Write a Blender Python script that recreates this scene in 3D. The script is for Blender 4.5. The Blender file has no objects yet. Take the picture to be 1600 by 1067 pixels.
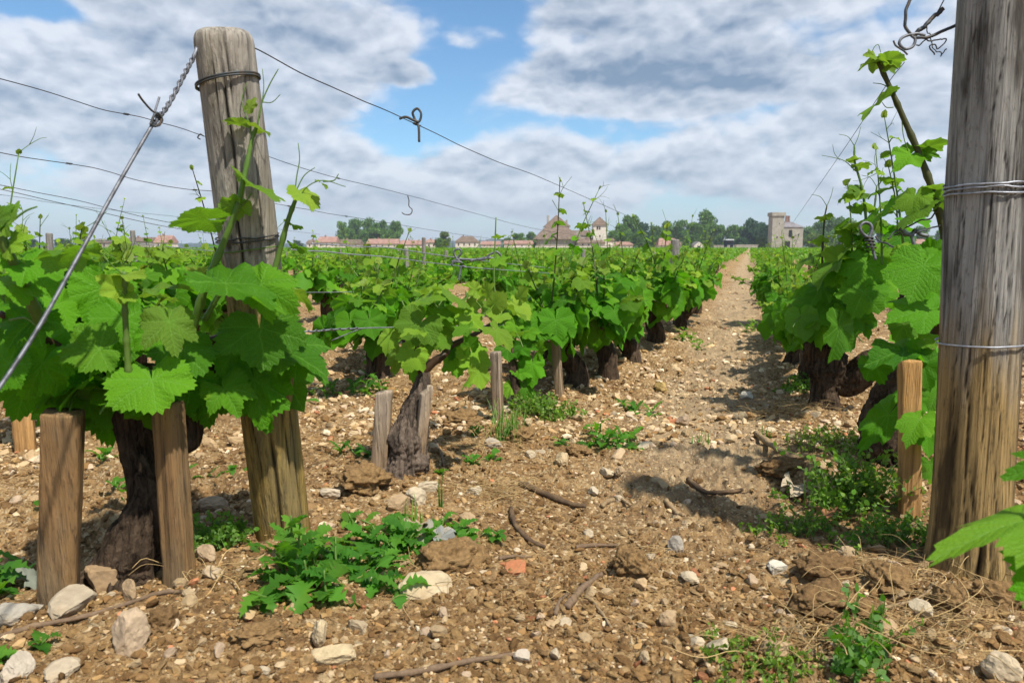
import bpy, math, random
import numpy as np
from mathutils import Vector
R_ = math.radians
scn = bpy.context.scene
col = scn.collection

# ------------------------------------------------------------------ camera
F = 1156.0                       # focal length in pixels of a 1600 px wide picture
HOR = 387.0
CAMZ = 0.52
PITCH = math.atan2(533.5 - HOR, F)
YAW = math.atan2(372, F * math.cos(PITCH) + 146.5 * math.sin(PITCH))
cam_d = bpy.data.cameras.new('camera')
cam = bpy.data.objects.new('camera', cam_d)
col.objects.link(cam)
cam.location = (0, 0, CAMZ)
cam.rotation_euler = (math.pi / 2 - PITCH, 0, YAW)
cam_d.sensor_width = 36.0
cam_d.lens = F / 1600 * 36
cam_d.clip_start = 0.05
cam_d.clip_end = 8000
cam_d.dof.use_dof = True
cam_d.dof.focus_distance = 2.0
cam_d.dof.aperture_fstop = 10.0
scn.camera = cam
CAM = np.array([0, 0, CAMZ])
FW = np.array([-math.sin(YAW) * math.cos(PITCH), math.cos(YAW) * math.cos(PITCH), -math.sin(PITCH)])
RT = np.array([math.cos(YAW), math.sin(YAW), 0.0])
UP = np.cross(RT, FW)

# ------------------------------------------------------------------ light
SUN_EL = R_(58)
SUN_AZ_CAM = R_(140)              # clockwise from the view direction: from the right
sd_h = FW * np.array([1, 1, 0]); sd_h /= np.linalg.norm(sd_h)
SUN = (sd_h * math.cos(SUN_AZ_CAM) + RT * math.sin(SUN_AZ_CAM)) * math.cos(SUN_EL) + np.array([0, 0, math.sin(SUN_EL)])
sun_d = bpy.data.lights.new('sun', 'SUN')
sun_d.energy = 4.0
sun_d.angle = R_(1.5)
sun_d.color = (1.0, 0.95, 0.86)
sun = bpy.data.objects.new('sun', sun_d)
col.objects.link(sun)
sun.rotation_euler = Vector(SUN).to_track_quat('Z', 'Y').to_euler()

scn.view_settings.view_transform = 'Standard'
scn.view_settings.look = 'None'
scn.view_settings.exposure = 0.74
scn.view_settings.gamma = 1.0
scn.view_settings.use_curve_mapping = False
scn.cycles.max_bounces = 8
scn.cycles.diffuse_bounces = 3
scn.cycles.glossy_bounces = 2
scn.cycles.transmission_bounces = 4
scn.cycles.transparent_max_bounces = 4
scn.cycles.caustics_reflective = False
scn.cycles.caustics_refractive = False
scn.cycles.use_denoising = True
scn.cycles.use_adaptive_sampling = True
scn.cycles.adaptive_threshold = 0.015

# ------------------------------------------------------------------ node helpers
class NT:
    def __init__(s, tree): s.t = tree
    def n(s, typ, **k):
        nd = s.t.nodes.new(typ)
        for a, b in k.items(): setattr(nd, a, b)
        return nd
    def put(s, sock, v):
        if v is None: return
        if isinstance(v, bpy.types.NodeSocket): s.t.links.new(v, sock)
        else:
            try: sock.default_value = v
            except Exception: sock.default_value = (*v, 1.0) if len(v) == 3 else v[:3]
    def math(s, op, a, b=None, c=None, clamp=False):
        nd = s.n('ShaderNodeMath', operation=op, use_clamp=clamp)
        for i, v in enumerate((a, b, c)): s.put(nd.inputs[i], v)
        return nd.outputs[0]
    def vec(s, op, a, b=None, scale=None):
        nd = s.n('ShaderNodeVectorMath', operation=op)
        s.put(nd.inputs[0], a)
        if b is not None: s.put(nd.inputs[1], b)
        if scale is not None: s.put(nd.inputs['Scale'], scale)
        return nd.outputs['Value'] if op in ('DOT_PRODUCT', 'LENGTH', 'DISTANCE') else nd.outputs[0]
    def mix(s, f, a, b, blend='MIX'):
        nd = s.n('ShaderNodeMix', data_type='RGBA', blend_type=blend)
        s.put(nd.inputs[0], f); s.put(nd.inputs[6], a); s.put(nd.inputs[7], b)
        return nd.outputs[2]
    def ramp(s, v, lo, hi, a=0.0, b=1.0, smooth=True):
        nd = s.n('ShaderNodeMapRange', interpolation_type='SMOOTHSTEP' if smooth else 'LINEAR')
        nd.clamp = True
        s.put(nd.inputs[0], v)
        for i, x in enumerate((lo, hi, a, b)): s.put(nd.inputs[i + 1], x)
        return nd.outputs[0]
    def noise(s, vec, scale, detail=4, rough=0.55, dist=0.0, color=False):
        nd = s.n('ShaderNodeTexNoise')
        s.put(nd.inputs['Vector'], vec); nd.inputs['Scale'].default_value = scale
        nd.inputs['Detail'].default_value = detail; nd.inputs['Roughness'].default_value = rough
        nd.inputs['Distortion'].default_value = dist
        return nd.outputs[1 if color else 0]
    def voro(s, vec, scale, feature='F1', rnd=1.0):
        nd = s.n('ShaderNodeTexVoronoi', feature=feature)
        s.put(nd.inputs['Vector'], vec); nd.inputs['Scale'].default_value = scale
        nd.inputs['Randomness'].default_value = rnd
        return nd
    def mapping(s, vec, scale=(1, 1, 1), loc=(0, 0, 0)):
        nd = s.n('ShaderNodeMapping')
        s.put(nd.inputs[0], vec); nd.inputs['Scale'].default_value = scale; nd.inputs['Location'].default_value = loc
        return nd.outputs[0]
    def bump(s, h, strength=0.5, dist=0.01, normal=None):
        nd = s.n('ShaderNodeBump')
        s.put(nd.inputs['Height'], h); nd.inputs['Strength'].default_value = strength
        nd.inputs['Distance'].default_value = dist
        if normal is not None: s.put(nd.inputs['Normal'], normal)
        return nd.outputs[0]
    def coord(s, which='Object'): return s.n('ShaderNodeTexCoord').outputs[which]
    def attr(s, name='tint'):
        nd = s.n('ShaderNodeAttribute'); nd.attribute_name = name
        return nd

def new_mat(name):
    m = bpy.data.materials.new(name); m.use_nodes = True
    m.node_tree.nodes.clear()
    return m, NT(m.node_tree)
def finish(m, nt, color, rough=0.8, normal=None, spec=0.3, metallic=0.0, shader=None):
    o = nt.n('ShaderNodeOutputMaterial')
    if shader is None:
        p = nt.n('ShaderNodeBsdfPrincipled')
        nt.put(p.inputs['Base Color'], color); nt.put(p.inputs['Roughness'], rough)
        p.inputs['Specular IOR Level'].default_value = spec; nt.put(p.inputs['Metallic'], metallic)
        if normal is not None: nt.put(p.inputs['Normal'], normal)
        shader = p.outputs[0]
    nt.t.links.new(shader, o.inputs[0])
    return m

# ------------------------------------------------------------------ world: Nishita sky with a layer of clouds
w = bpy.data.worlds.new('World'); scn.world = w; w.use_nodes = True
w.node_tree.nodes.clear()
nt = NT(w.node_tree)
sky = nt.n('ShaderNodeTexSky', sky_type='NISHITA', sun_disc=False)
sky.sun_elevation = SUN_EL
sky.sun_rotation = math.atan2(SUN[0], SUN[1])
sky.altitude = 200; sky.air_density = 1.0; sky.dust_density = 0.6; sky.ozone_density = 2.0
gen = nt.coord('Generated')
H2 = np.array([sd_h[0], sd_h[1], 0.0])
def ddir(px, py):
    v = FW + RT * (px - 800) / F - UP * (py - 533.5) / F
    return v / np.linalg.norm(v)
def cloud_density(vec):
    # vec: direction; seen on a flat layer above
    sx = nt.n('ShaderNodeSeparateXYZ'); nt.put(sx.inputs[0], vec)
    k = nt.math('ADD', nt.math('MAXIMUM', sx.outputs[2], 0.0), 0.16)
    u = nt.math('DIVIDE', nt.vec('DOT_PRODUCT', vec, tuple(RT)), k)
    v = nt.math('DIVIDE', nt.vec('DOT_PRODUCT', vec, tuple(H2)), k)
    cb = nt.n('ShaderNodeCombineXYZ'); nt.put(cb.inputs[0], u); nt.put(cb.inputs[1], nt.math('MULTIPLY', v, 0.9)); cb.inputs[2].default_value = 3.7
    n1 = nt.noise(cb.outputs[0], 1.15, 12, 0.60, 0.1)
    n2 = nt.noise(cb.outputs[0], 3.4, 10, 0.62, 0.0)
    pv_ = nt.mapping(vec, (1.0, 1.0, 2.0), (2.1, 0.7, 0.3))
    wob = nt.noise(pv_, 14.0, 4, 0.6, 0.0, color=True)
    pw = nt.vec('ADD', pv_, nt.vec('SCALE', nt.vec('SUBTRACT', wob, (0.5, 0.5, 0.5)), scale=0.045))
    def bil(sc): return nt.math('SUBTRACT', 1.0, nt.voro(pw, sc, 'F1').outputs['Distance'])
    puff = nt.math('ADD', nt.math('MULTIPLY', bil(7.5), 0.48), nt.math('ADD', nt.math('MULTIPLY', bil(17), 0.30), nt.math('MULTIPLY', bil(42), 0.20)))
    n4 = nt.noise(pv_, 2.9, 10, 0.60, 0.0)
    d = nt.math('ADD', nt.math('MULTIPLY', n1, 0.30), nt.math('MULTIPLY', n4, 0.42))
    d = nt.math('ADD', nt.math('SUBTRACT', d, 0.015), nt.math('MULTIPLY', nt.math('SUBTRACT', puff, 0.32), 0.36))
    return d
def blob(vec, px, py, sx_, sy_, amt):
    c = ddir(px, py)
    a = np.cross(c, [0, 0, 1.0]); a /= np.linalg.norm(a); b = np.cross(a, c)
    x = nt.math('MULTIPLY', nt.vec('DOT_PRODUCT', vec, tuple(a)), F / sx_)
    y = nt.math('MULTIPLY', nt.vec('DOT_PRODUCT', vec, tuple(b)), F / sy_)
    q = nt.math('ADD', nt.math('MULTIPLY', x, x), nt.math('MULTIPLY', y, y))
    g = nt.ramp(q, 1.0, 0.0)
    ahead = nt.math('GREATER_THAN', nt.vec('DOT_PRODUCT', vec, tuple(c)), 0.0)
    return nt.math('MULTIPLY', nt.math('MULTIPLY', g, ahead), amt)
BLOBS = [(250, 90, 420, 190, .16), (60, 30, 120, 60, -.04), (500, 60, 160, 110, .10), (940, 80, 230, 55, .12), (1000, 128, 290, 60, .36), (1080, 8, 320, 40, .18), (880, 45, 200, 30, .05),
         (730, 95, 120, 60, -.13), (650, 185, 130, 70, -.13), (745, 58, 55, 24, .20), (640, 118, 50, 24, .22), (760, 25, 80, 50, -.11),
         (960, 205, 260, 32, -.03), (1300, 120, 300, 190, .08), (1240, 30, 160, 45, -.05), (520, 2, 60, 30, -.12), (40, 5, 90, 22, -.16), (760, 285, 700, 70, .13), (300, 250, 260, 50, .02), (1250, 230, 400, 70, .08), (820, 225, 200, 26, .05), (1350, 30, 120, 60, -.06),
         (1000, 335, 900, 40, -.03)]
def total_density(vec):
    d = cloud_density(vec); raw = d
    for b in BLOBS: d = nt.math('ADD', d, blob(vec, *b))
    return d, raw
warp = nt.noise(gen, 9.0, 5, 0.6, 0.0, color=True)
gw = nt.vec('ADD', gen, nt.vec('SCALE', nt.vec('SUBTRACT', warp, (0.5, 0.5, 0.5)), scale=0.025))
d0, raw0 = total_density(gw)
up_shift = nt.vec('ADD', gw, (SUN[0] * 0.010, SUN[1] * 0.010, 0.014))
d1 = cloud_density(up_shift)
cover = nt.ramp(d0, 0.315, 0.50)
veil = nt.ramp(d0, 0.30, 0.46, 0.0, 0.35)
cover = nt.math('MULTIPLY', nt.math('MAXIMUM', cover, veil), 0.90)
edge = nt.math('SUBTRACT', d1, raw0)
lit = nt.ramp(nt.math('ADD', nt.math('MULTIPLY', edge, -2.9), nt.math('MULTIPLY', d0, -1.0)), -0.92, -0.34, smooth=False)
fine = nt.noise(gw, 30, 6, 0.6)
lit = nt.math('ADD', lit, nt.math('MULTIPLY', nt.math('SUBTRACT', fine, 0.5), 0.30), clamp=True)
CLOUD_DARK = (1.45, 2.0, 2.8)
CLOUD_LITE = (5.0, 5.25, 5.75)
cl = nt.mix(lit, CLOUD_DARK, CLOUD_LITE)
hs = nt.n('ShaderNodeHueSaturation'); hs.inputs['Saturation'].default_value = 1.0; hs.inputs['Value'].default_value = 0.88
nt.put(hs.inputs['Color'], sky.outputs[0])
skycol = nt.mix(1.0, hs.outputs[0], (0.74, 0.97, 1.08, 1), 'MULTIPLY')
# towards the horizon the layer thickens into blue-grey air
sz = nt.n('ShaderNodeSeparateXYZ'); nt.put(sz.inputs[0], gen)
mixed = nt.mix(cover, skycol, cl)
low = nt.ramp(sz.outputs[2], 0.012, 0.13, 0.62, 0.0)
mixed = nt.mix(low, mixed, (3.2, 3.65, 4.4, 1))
bg = nt.n('ShaderNodeBackground'); nt.put(bg.inputs[0], mixed); bg.inputs[1].default_value = 0.1
wo = nt.n('ShaderNodeOutputWorld'); nt.t.links.new(bg.outputs[0], wo.inputs[0])

# ------------------------------------------------------------------ maths helpers
def _h(ix, iy, iz, s):
    with np.errstate(over='ignore'):
        n = (ix.astype(np.int64) * 374761393 + iy.astype(np.int64) * 668265263 + iz.astype(np.int64) * 2147483647 + s * 974634777) & 0xffffffff
        n = ((n ^ (n >> 13)) * 1274126177) & 0xffffffff
        n = n ^ (n >> 16)
    return (n & 0xffffff) / float(0xffffff)
def vnoise(p, s=0):
    p = np.asarray(p, float)
    i = np.floor(p).astype(np.int64); f = p - i; f = f * f * (3 - 2 * f)
    r = 0
    for a in (0, 1):
        for b in (0, 1):
            for c in (0, 1):
                wt = (f[:, 0] if a else 1 - f[:, 0]) * (f[:, 1] if b else 1 - f[:, 1]) * (f[:, 2] if c else 1 - f[:, 2])
                r = r + wt * _h(i[:, 0] + a, i[:, 1] + b, i[:, 2] + c, s)
    return r
def fbm(p, o=4, s=0, g=0.5):
    p = np.asarray(p, float); r = 0; a = 1; t = 0
    for k in range(o):
        r = r + a * vnoise(p * 2 ** k + k * 17.3, s + k); t += a; a *= g
    return r / t
def unit(v): v = np.asarray(v, float); return v / (np.linalg.norm(v) + 1e-12)

XL, XR, GAP = -0.72, 0.33, 1.06
def H(x, y):
    """height of the bare ground"""
    x = np.atleast_1d(np.asarray(x, float)); y = np.atleast_1d(np.asarray(y, float))
    z = np.zeros_like(x); P = np.stack([x, y, z], 1)
    h = (fbm(P * 2.2, 3, 5) - .5) * .045
    k = (x - XL) / GAP
    h = h + .016 * np.cos(2 * math.pi * k) - .008          # the rows stand on slight ridges
    far = np.clip((np.hypot(x, y) - 10) / 20, 0, 1)
    return h * (1 - far)
def ray(px, py): return FW + RT * (px - 800) / F - UP * (py - 533.5) / F
def P(px, py, d): return CAM + ray(px, py) * d
def G(px, py, dz=0.0):
    r = ray(px, py); z = 0.0
    for _ in range(6):
        d = (z - CAMZ) / r[2]; p = CAM + r * d
        z = float(H(p[0], p[1])[0])
    p[2] = z + dz
    return p
def GD(px, py):
    p = G(px, py); return p, float(np.dot(p - CAM, FW))
def onrow(px, py, X):
    r = ray(px, py); d = X / r[0]; return CAM + r * d
def proj(p):
    q = np.asarray(p, float) - CAM; d = q @ FW
    return 800 + F * (q @ RT) / d, 533.5 - F * (q @ UP) / d, d
def hz(x, y): return float(H(x, y)[0])

# ------------------------------------------------------------------ mesh builder
class MB:
    def __init__(s): s.V = []; s.F = []; s.U = []; s.T = []; s.n = 0
    def add(s, V, Fs, uv=None, tint=None, mi=0):
        V = np.asarray(V, float); n = len(V)
        s.V.append(V)
        s.U.append(np.zeros((n, 2)) if uv is None else uv)
        t = np.zeros((n, 4)) if tint is None else np.broadcast_to(np.asarray(tint, float), (n, np.shape(tint)[-1]))
        if t.shape[1] == 3: t = np.concatenate([t, np.ones((n, 1))], 1)
        s.T.append(t)
        for f in Fs:
            f = np.asarray(f, int)
            if len(f): s.F.append((f + s.n, mi))
        s.n += n
    def mesh(s, name, mats, origin=None, smooth=True):
        me = bpy.data.meshes.new(name)
        V = np.concatenate(s.V)
        if origin is not None: V = V - np.asarray(origin)
        me.vertices.add(len(V)); me.vertices.foreach_set('co', V.astype(np.float32).ravel())
        li = np.concatenate([f.ravel() for f, _ in s.F])
        tot = np.concatenate([np.full(len(f), f.shape[1]) for f, _ in s.F])
        mi = np.concatenate([np.full(len(f), m) for f, m in s.F])
        st = np.concatenate([[0], np.cumsum(tot)[:-1]])
        me.loops.add(len(li)); me.loops.foreach_set('vertex_index', li.astype(np.int32))
        me.polygons.add(len(tot)); me.polygons.foreach_set('loop_start', st.astype(np.int32))
        me.polygons.foreach_set('material_index', mi.astype(np.int32))
        me.polygons.foreach_set('use_smooth', np.full(len(tot), smooth))
        uvl = me.uv_layers.new(name='UVMap')
        U = np.concatenate(s.U)
        uvl.data.foreach_set('uv', U[li].astype(np.float32).ravel())
        at = me.attributes.new('tint', 'FLOAT_COLOR', 'POINT')
        at.data.foreach_set('color', np.concatenate(s.T).astype(np.float32).ravel())
        for m in (mats if isinstance(mats, (list, tuple)) else [mats]): me.materials.append(m)
        me.update(calc_edges=True); me.validate()
        return me
    def build(s, name, mats, parent=None, origin=None, smooth=True):
        if parent is not None and origin is None: origin = world_loc(parent)
        o = bpy.data.objects.new(name, s.mesh(name, mats, origin, smooth))
        col.objects.link(o)
        if parent is not None: o.parent = parent
        elif origin is not None: o.location = origin
        return o
def merged(*parts):
    full = MB()
    for src, mi in parts:
        off = full.n
        full.V += src.V; full.U += src.U; full.T += src.T
        full.F += [(f + off, mi) for f, _ in src.F]; full.n += src.n
    return full
def world_loc(o):
    v = np.array(o.location)
    while o.parent is not None: o = o.parent; v = v + np.array(o.location)
    return v
def tag(o, label=None, cat=None, group=None, kind=None):
    if label: o['label'] = label
    if cat: o['category'] = cat
    if group: o['group'] = group
    if kind: o['kind'] = kind
    return o
def empty(name, loc, label=None, cat=None, group=None):
    o = bpy.data.objects.new(name, None); col.objects.link(o)
    o.empty_display_size = 0.1; o.location = loc
    return tag(o, label, cat, group)
def copy_tree(o, parent=None):
    c = o.copy(); col.objects.link(c)
    if parent is not None: c.parent = parent
    for ch in list(KIDS.get(o.name, [])): copy_tree(ch, c)
    return c
KIDS = {}
def index_kids(o):
    KIDS[o.name] = list(o.children)
    for c in o.children: index_kids(c)

def tube(pts, rad, n=8, cap=True, noise=0.0, nscale=40, seed=0, twist=0.0):
    pts = np.asarray(pts, float); m = len(pts)
    rad = np.broadcast_to(np.asarray(rad, float), (m,))
    T = np.gradient(pts, axis=0); T /= np.linalg.norm(T, axis=1)[:, None] + 1e-12
    ref = np.array([1.0, 0, 0]) if abs(T[0][0]) < 0.8 else np.array([0, 1.0, 0])
    N = unit(np.cross(T[0], ref)); Ns = []
    for t in T:
        N = unit(N - t * np.dot(N, t)); Ns.append(N)
    Ns = np.array(Ns); B = np.cross(T, Ns)
    a = np.linspace(0, 2 * math.pi, n, endpoint=False)
    L = np.concatenate([[0], np.cumsum(np.linalg.norm(np.diff(pts, axis=0), axis=1))])
    A = a[None, :] + twist * L[:, None]
    D = Ns[:, None, :] * np.cos(A)[..., None] + B[:, None, :] * np.sin(A)[..., None]
    V = (pts[:, None, :] + D * rad[:, None, None]).reshape(-1, 3)
    if noise:
        q = fbm(V * nscale, 3, seed) - .5
        V = V + D.reshape(-1, 3) * (q * noise * 2)[:, None] * np.repeat(rad, n)[:, None]
    uv = np.stack([np.tile(a / (2 * math.pi), m), np.repeat(L, n)], 1)
    i = np.arange(m - 1)[:, None] * n; j = np.arange(n)[None, :]; j2 = (j + 1) % n
    Fq = np.stack([i + j, i + j2, i + n + j2, i + n + j], -1).reshape(-1, 4)
    Fs = [Fq]
    if cap:
        V = np.concatenate([V, [pts[0] - T[0] * rad[0] * .2, pts[-1] + T[-1] * rad[-1] * .2]]); uv = np.concatenate([uv, [[0, 0], [0, L[-1]]]])
        jj = np.arange(n); k = (jj + 1) % n
        Fs.append(np.stack([np.full(n, m * n), k, jj], 1)); Fs.append(np.stack([np.full(n, m * n + 1), (m - 1) * n + jj, (m - 1) * n + k], 1))
    return V, Fs, uv
def spline(pts, n=24):
    """Catmull-Rom through the points (any width of row)"""
    p = np.asarray(pts, float)
    if len(p) == 2: return p[0] + (p[1] - p[0]) * np.linspace(0, 1, n)[:, None]
    q = np.concatenate([[2 * p[0] - p[1]], p, [2 * p[-1] - p[-2]]])
    t = np.linspace(0, len(p) - 1 - 1e-9, n); i = t.astype(int); f = (t - i)[:, None]
    a, b, c, d = q[i], q[i + 1], q[i + 2], q[i + 3]
    return .5 * (2 * b + (c - a) * f + (2 * a - 5 * b + 4 * c - d) * f ** 2 + (3 * b - a - 3 * c + d) * f ** 3)
def box(c, s, rz=0.0):
    c = np.asarray(c, float); s = np.asarray(s, float) / 2
    V = np.array([[x, y, z] for x in (-1, 1) for y in (-1, 1) for z in (-1, 1)], float) * s
    cs, sn = math.cos(rz), math.sin(rz)
    V = np.stack([V[:, 0] * cs - V[:, 1] * sn, V[:, 0] * sn + V[:, 1] * cs, V[:, 2]], 1) + c
    Fq = [[0, 1, 3, 2], [4, 6, 7, 5], [0, 4, 5, 1], [2, 3, 7, 6], [0, 2, 6, 4], [1, 5, 7, 3]]
    return V, [np.array(Fq)]
_ico = {}
def ico(k):
    if k in _ico: return _ico[k]
    import bmesh
    bm = bmesh.new(); bmesh.ops.create_icosphere(bm, subdivisions=k, radius=1.0)
    V = np.array([v.co[:] for v in bm.verts]); Fs = np.array([[v.index for v in f.verts] for f in bm.faces]); bm.free()
    _ico[k] = (V, Fs); return V, Fs

# ------------------------------------------------------------------ materials
def mat_soil():
    m, n = new_mat('stony_soil')
    co = n.coord('Object')
    big = n.noise(co, 1.6, 5, .6); mid = n.noise(co, 11, 5, .65); fin = n.noise(co, 70, 5, .7); vf = n.noise(co, 260, 3, .7)
    base = n.mix(n.ramp(big, .35, .65), (.185, .100, .038), (.320, .190, .080))
    base = n.mix(n.ramp(mid, .35, .7), base, (.40, .258, .118))
    base = n.mix(n.math('MULTIPLY', n.ramp(fin, .55, .38), .65), base, (.058, .029, .012))  # crevice shade painted into the soil colour where the fine noise dips
    base = n.mix(n.ramp(vf, .5, .75, 0, .4), base, (.40, .28, .15))
    hsum = n.math('ADD', n.math('MULTIPLY', fin, .7), n.math('MULTIPLY', vf, .25))
    for sc, thr, prob in ((34, .42, .74), (85, .45, .68), (150, .45, .72)):
        wv = n.vec('ADD', co, n.vec('SCALE', n.noise(co, sc * 1.4, 2, .5, color=True), scale=.35 / sc))
        v = n.voro(wv, sc, 'F1'); rc = n.n('ShaderNodeSeparateColor'); n.put(rc.inputs[0], v.outputs['Color'])
        on = n.math('GREATER_THAN', n.math('ADD', rc.outputs[0], n.math('MULTIPLY', n.math('SUBTRACT', big, .5), .5)), prob)
        msk = n.math('MULTIPLY', n.ramp(v.outputs['Distance'], thr, thr * .7), on)
        pc = n.mix(rc.outputs[1], (.38, .26, .125), (.64, .49, .29))
        base = n.mix(n.math('MULTIPLY', msk, .8), base, pc)
        hsum = n.math('ADD', hsum, n.math('MULTIPLY', n.math('MULTIPLY', n.ramp(v.outputs['Distance'], thr, 0.0), on), 20 / sc))
    px_ = n.n('ShaderNodeSeparateXYZ'); n.put(px_.inputs[0], co)
    off = n.math('ABSOLUTE', n.math('ADD', n.math('ADD', px_.outputs[0], .10), n.math('MULTIPLY', n.math('SUBTRACT', big, .5), .35)))
    trod = n.math('MULTIPLY', n.ramp(off, .30, .08), n.ramp(px_.outputs[1], 1.25, 2.0))
    base = n.mix(n.math('MULTIPLY', trod, .42), base, n.mix(mid, (.36, .27, .165), (.50, .40, .265)))
    return finish(m, n, base, .95, n.bump(hsum, 1.0, .018), spec=.15)
def mat_tint(name, rough=.9, nscale=60, amt=.35, bump=.5, dist=.003, spec=.2):
    m, n = new_mat(name)
    co = n.coord('Object'); a = n.attr().outputs['Color']
    q = n.noise(co, nscale, 6, .65); q2 = n.noise(co, nscale * .22, 4, .6)
    c = n.mix(n.ramp(q, .3, .75), n.mix(amt, a, (.05, .03, .014), 'MIX'), a)
    c = n.mix(n.ramp(q2, .5, .72, 0, .45), c, (.27, .175, .085))
    return finish(m, n, c, rough, n.bump(q, bump, dist), spec=spec)
def mat_plain_tint(name, rough=.85, spec=.2):
    m, n = new_mat(name)
    return finish(m, n, n.attr().outputs['Color'], rough, spec=spec)
def mat_leaf(name, veins=True, mature=(.062, .222, .005), young=(.25, .35, .045), under=(.10, .24, .05)):
    m, n = new_mat(name)
    a = n.n('ShaderNodeSeparateColor'); n.put(a.inputs[0], n.attr().outputs['Color'])
    age, rnd = a.outputs[0], a.outputs[1]
    co = n.coord('Object')
    c = n.mix(age, mature, young)
    c = n.mix(1.0, c, n.mix(rnd, (.40, .47, .50), (1.38, 1.24, 1.0)), 'MULTIPLY')
    c = n.mix(n.ramp(n.noise(co, 9, 3, .6), .62, .75, 0, .5), c, (.22, .27, .02))
    c = n.mix(n.ramp(n.noise(co, 24, 4, .6), .45, .75, 0, .35), c, (.10, .26, .02))
    nrm = None
    uv = n.n('ShaderNodeUVMap'); s = n.n('ShaderNodeSeparateXYZ'); n.put(s.inputs[0], uv.outputs[0])
    wz = n.n('ShaderNodeSeparateColor'); n.put(wz.inputs[0], n.noise(n.vec('ADD', uv.outputs[0], n.vec('SCALE', n.attr().outputs['Color'], scale=7.0)), 6, 3, .6, color=True))
    x = n.math('ADD', n.math('MULTIPLY', n.math('SUBTRACT', s.outputs[0], .5), 2.5), n.math('MULTIPLY', n.math('SUBTRACT', wz.outputs[0], .5), .16)); y = n.math('ADD', n.math('MULTIPLY', n.math('SUBTRACT', s.outputs[1], .5), 2.5), n.math('MULTIPLY', n.math('SUBTRACT', wz.outputs[1], .5), .16))
    if veins:
        r = n.math('SQRT', n.math('ADD', n.math('MULTIPLY', x, x), n.math('MULTIPLY', y, y)))
        th = n.math('ABSOLUTE', n.math('ARCTAN2', x, y))
        dlt = n.math('PINGPONG', th, R_(27))
        perp = n.math('MULTIPLY', r, n.math('SINE', dlt))
        along = n.math('MULTIPLY', r, n.math('COSINE', dlt))
        main = n.ramp(perp, .022, .004)
        st = n.math('PINGPONG', n.math('ADD', n.math('SUBTRACT', along, n.math('MULTIPLY', perp, .9)), .03), .065)
        sec = n.math('MULTIPLY', n.ramp(st, .013, .002), n.ramp(perp, .30, .16))
        vein = n.math('MAXIMUM', main, n.math('MULTIPLY', sec, .55))
        fine = n.voro(uv.outputs[0], 46, 'DISTANCE_TO_EDGE')
        c = n.mix(n.math('MULTIPLY', vein, .42), c, (.15, .33, .05))
        puff = n.math('ADD', n.math('MULTIPLY', n.math('MINIMUM', st, .04), 12), n.math('MULTIPLY', n.math('MINIMUM', perp, .06), 4))
        hgt = n.math('ADD', n.math('SUBTRACT', puff, n.math('MULTIPLY', vein, .5)), n.math('MULTIPLY', n.ramp(fine.outputs['Distance'], 0, .2), .6))
        nrm = n.bump(hgt, .38, .005)
    geo = n.n('ShaderNodeNewGeometry')
    c2 = n.mix(n.math('MULTIPLY', geo.outputs['Backfacing'], .7), c, n.mix(age, under, (.26, .36, .09)))
    p = n.n('ShaderNodeBsdfPrincipled'); n.put(p.inputs['Base Color'], c2); n.put(p.inputs['Roughness'], .52 if veins else .55)
    p.inputs['Specular IOR Level'].default_value = .12
    tr = n.n('ShaderNodeBsdfTranslucent'); n.put(tr.inputs[0], n.mix(age, (.16, .50, .006), (.40, .54, .04)))
    if nrm is not None: n.put(p.inputs['Normal'], nrm); n.put(tr.inputs['Normal'], nrm)
    mx = n.n('ShaderNodeMixShader'); mx.inputs[0].default_value = .35
    n.t.links.new(p.outputs[0], mx.inputs[1]); n.t.links.new(tr.outputs[0], mx.inputs[2])
    return finish(m, n, None, shader=mx.outputs[0])
def mat_stem(name, a=(.12, .21, .03), b=(.055, .11, .02)):
    m, n = new_mat(name)
    co = n.coord('Object')
    ag = n.n('ShaderNodeSeparateColor'); n.put(ag.inputs[0], n.attr().outputs['Color'])
    c = n.mix(n.noise(co, 60, 3, .6), a, b)
    c = n.mix(ag.outputs[2], c, (.045, .022, .010))
    return finish(m, n, c, .5, spec=.3)
def mat_bark():
    m, n = new_mat('vine_bark')
    co = n.coord('Object')
    st = n.noise(n.mapping(co, (70, 70, 11)), 1.0, 7, .68, .9); fi = n.noise(co, 180, 4, .7)
    c = n.mix(n.ramp(st, .3, .7), (.010, .0065, .004), (.115, .078, .050))
    c = n.mix(n.ramp(fi, .6, .8, 0, .6), c, (.21, .165, .12))
    return finish(m, n, c, .95, n.bump(n.math('ADD', st, n.math('MULTIPLY', fi, .25)), 1.0, .010), spec=.12)
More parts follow.
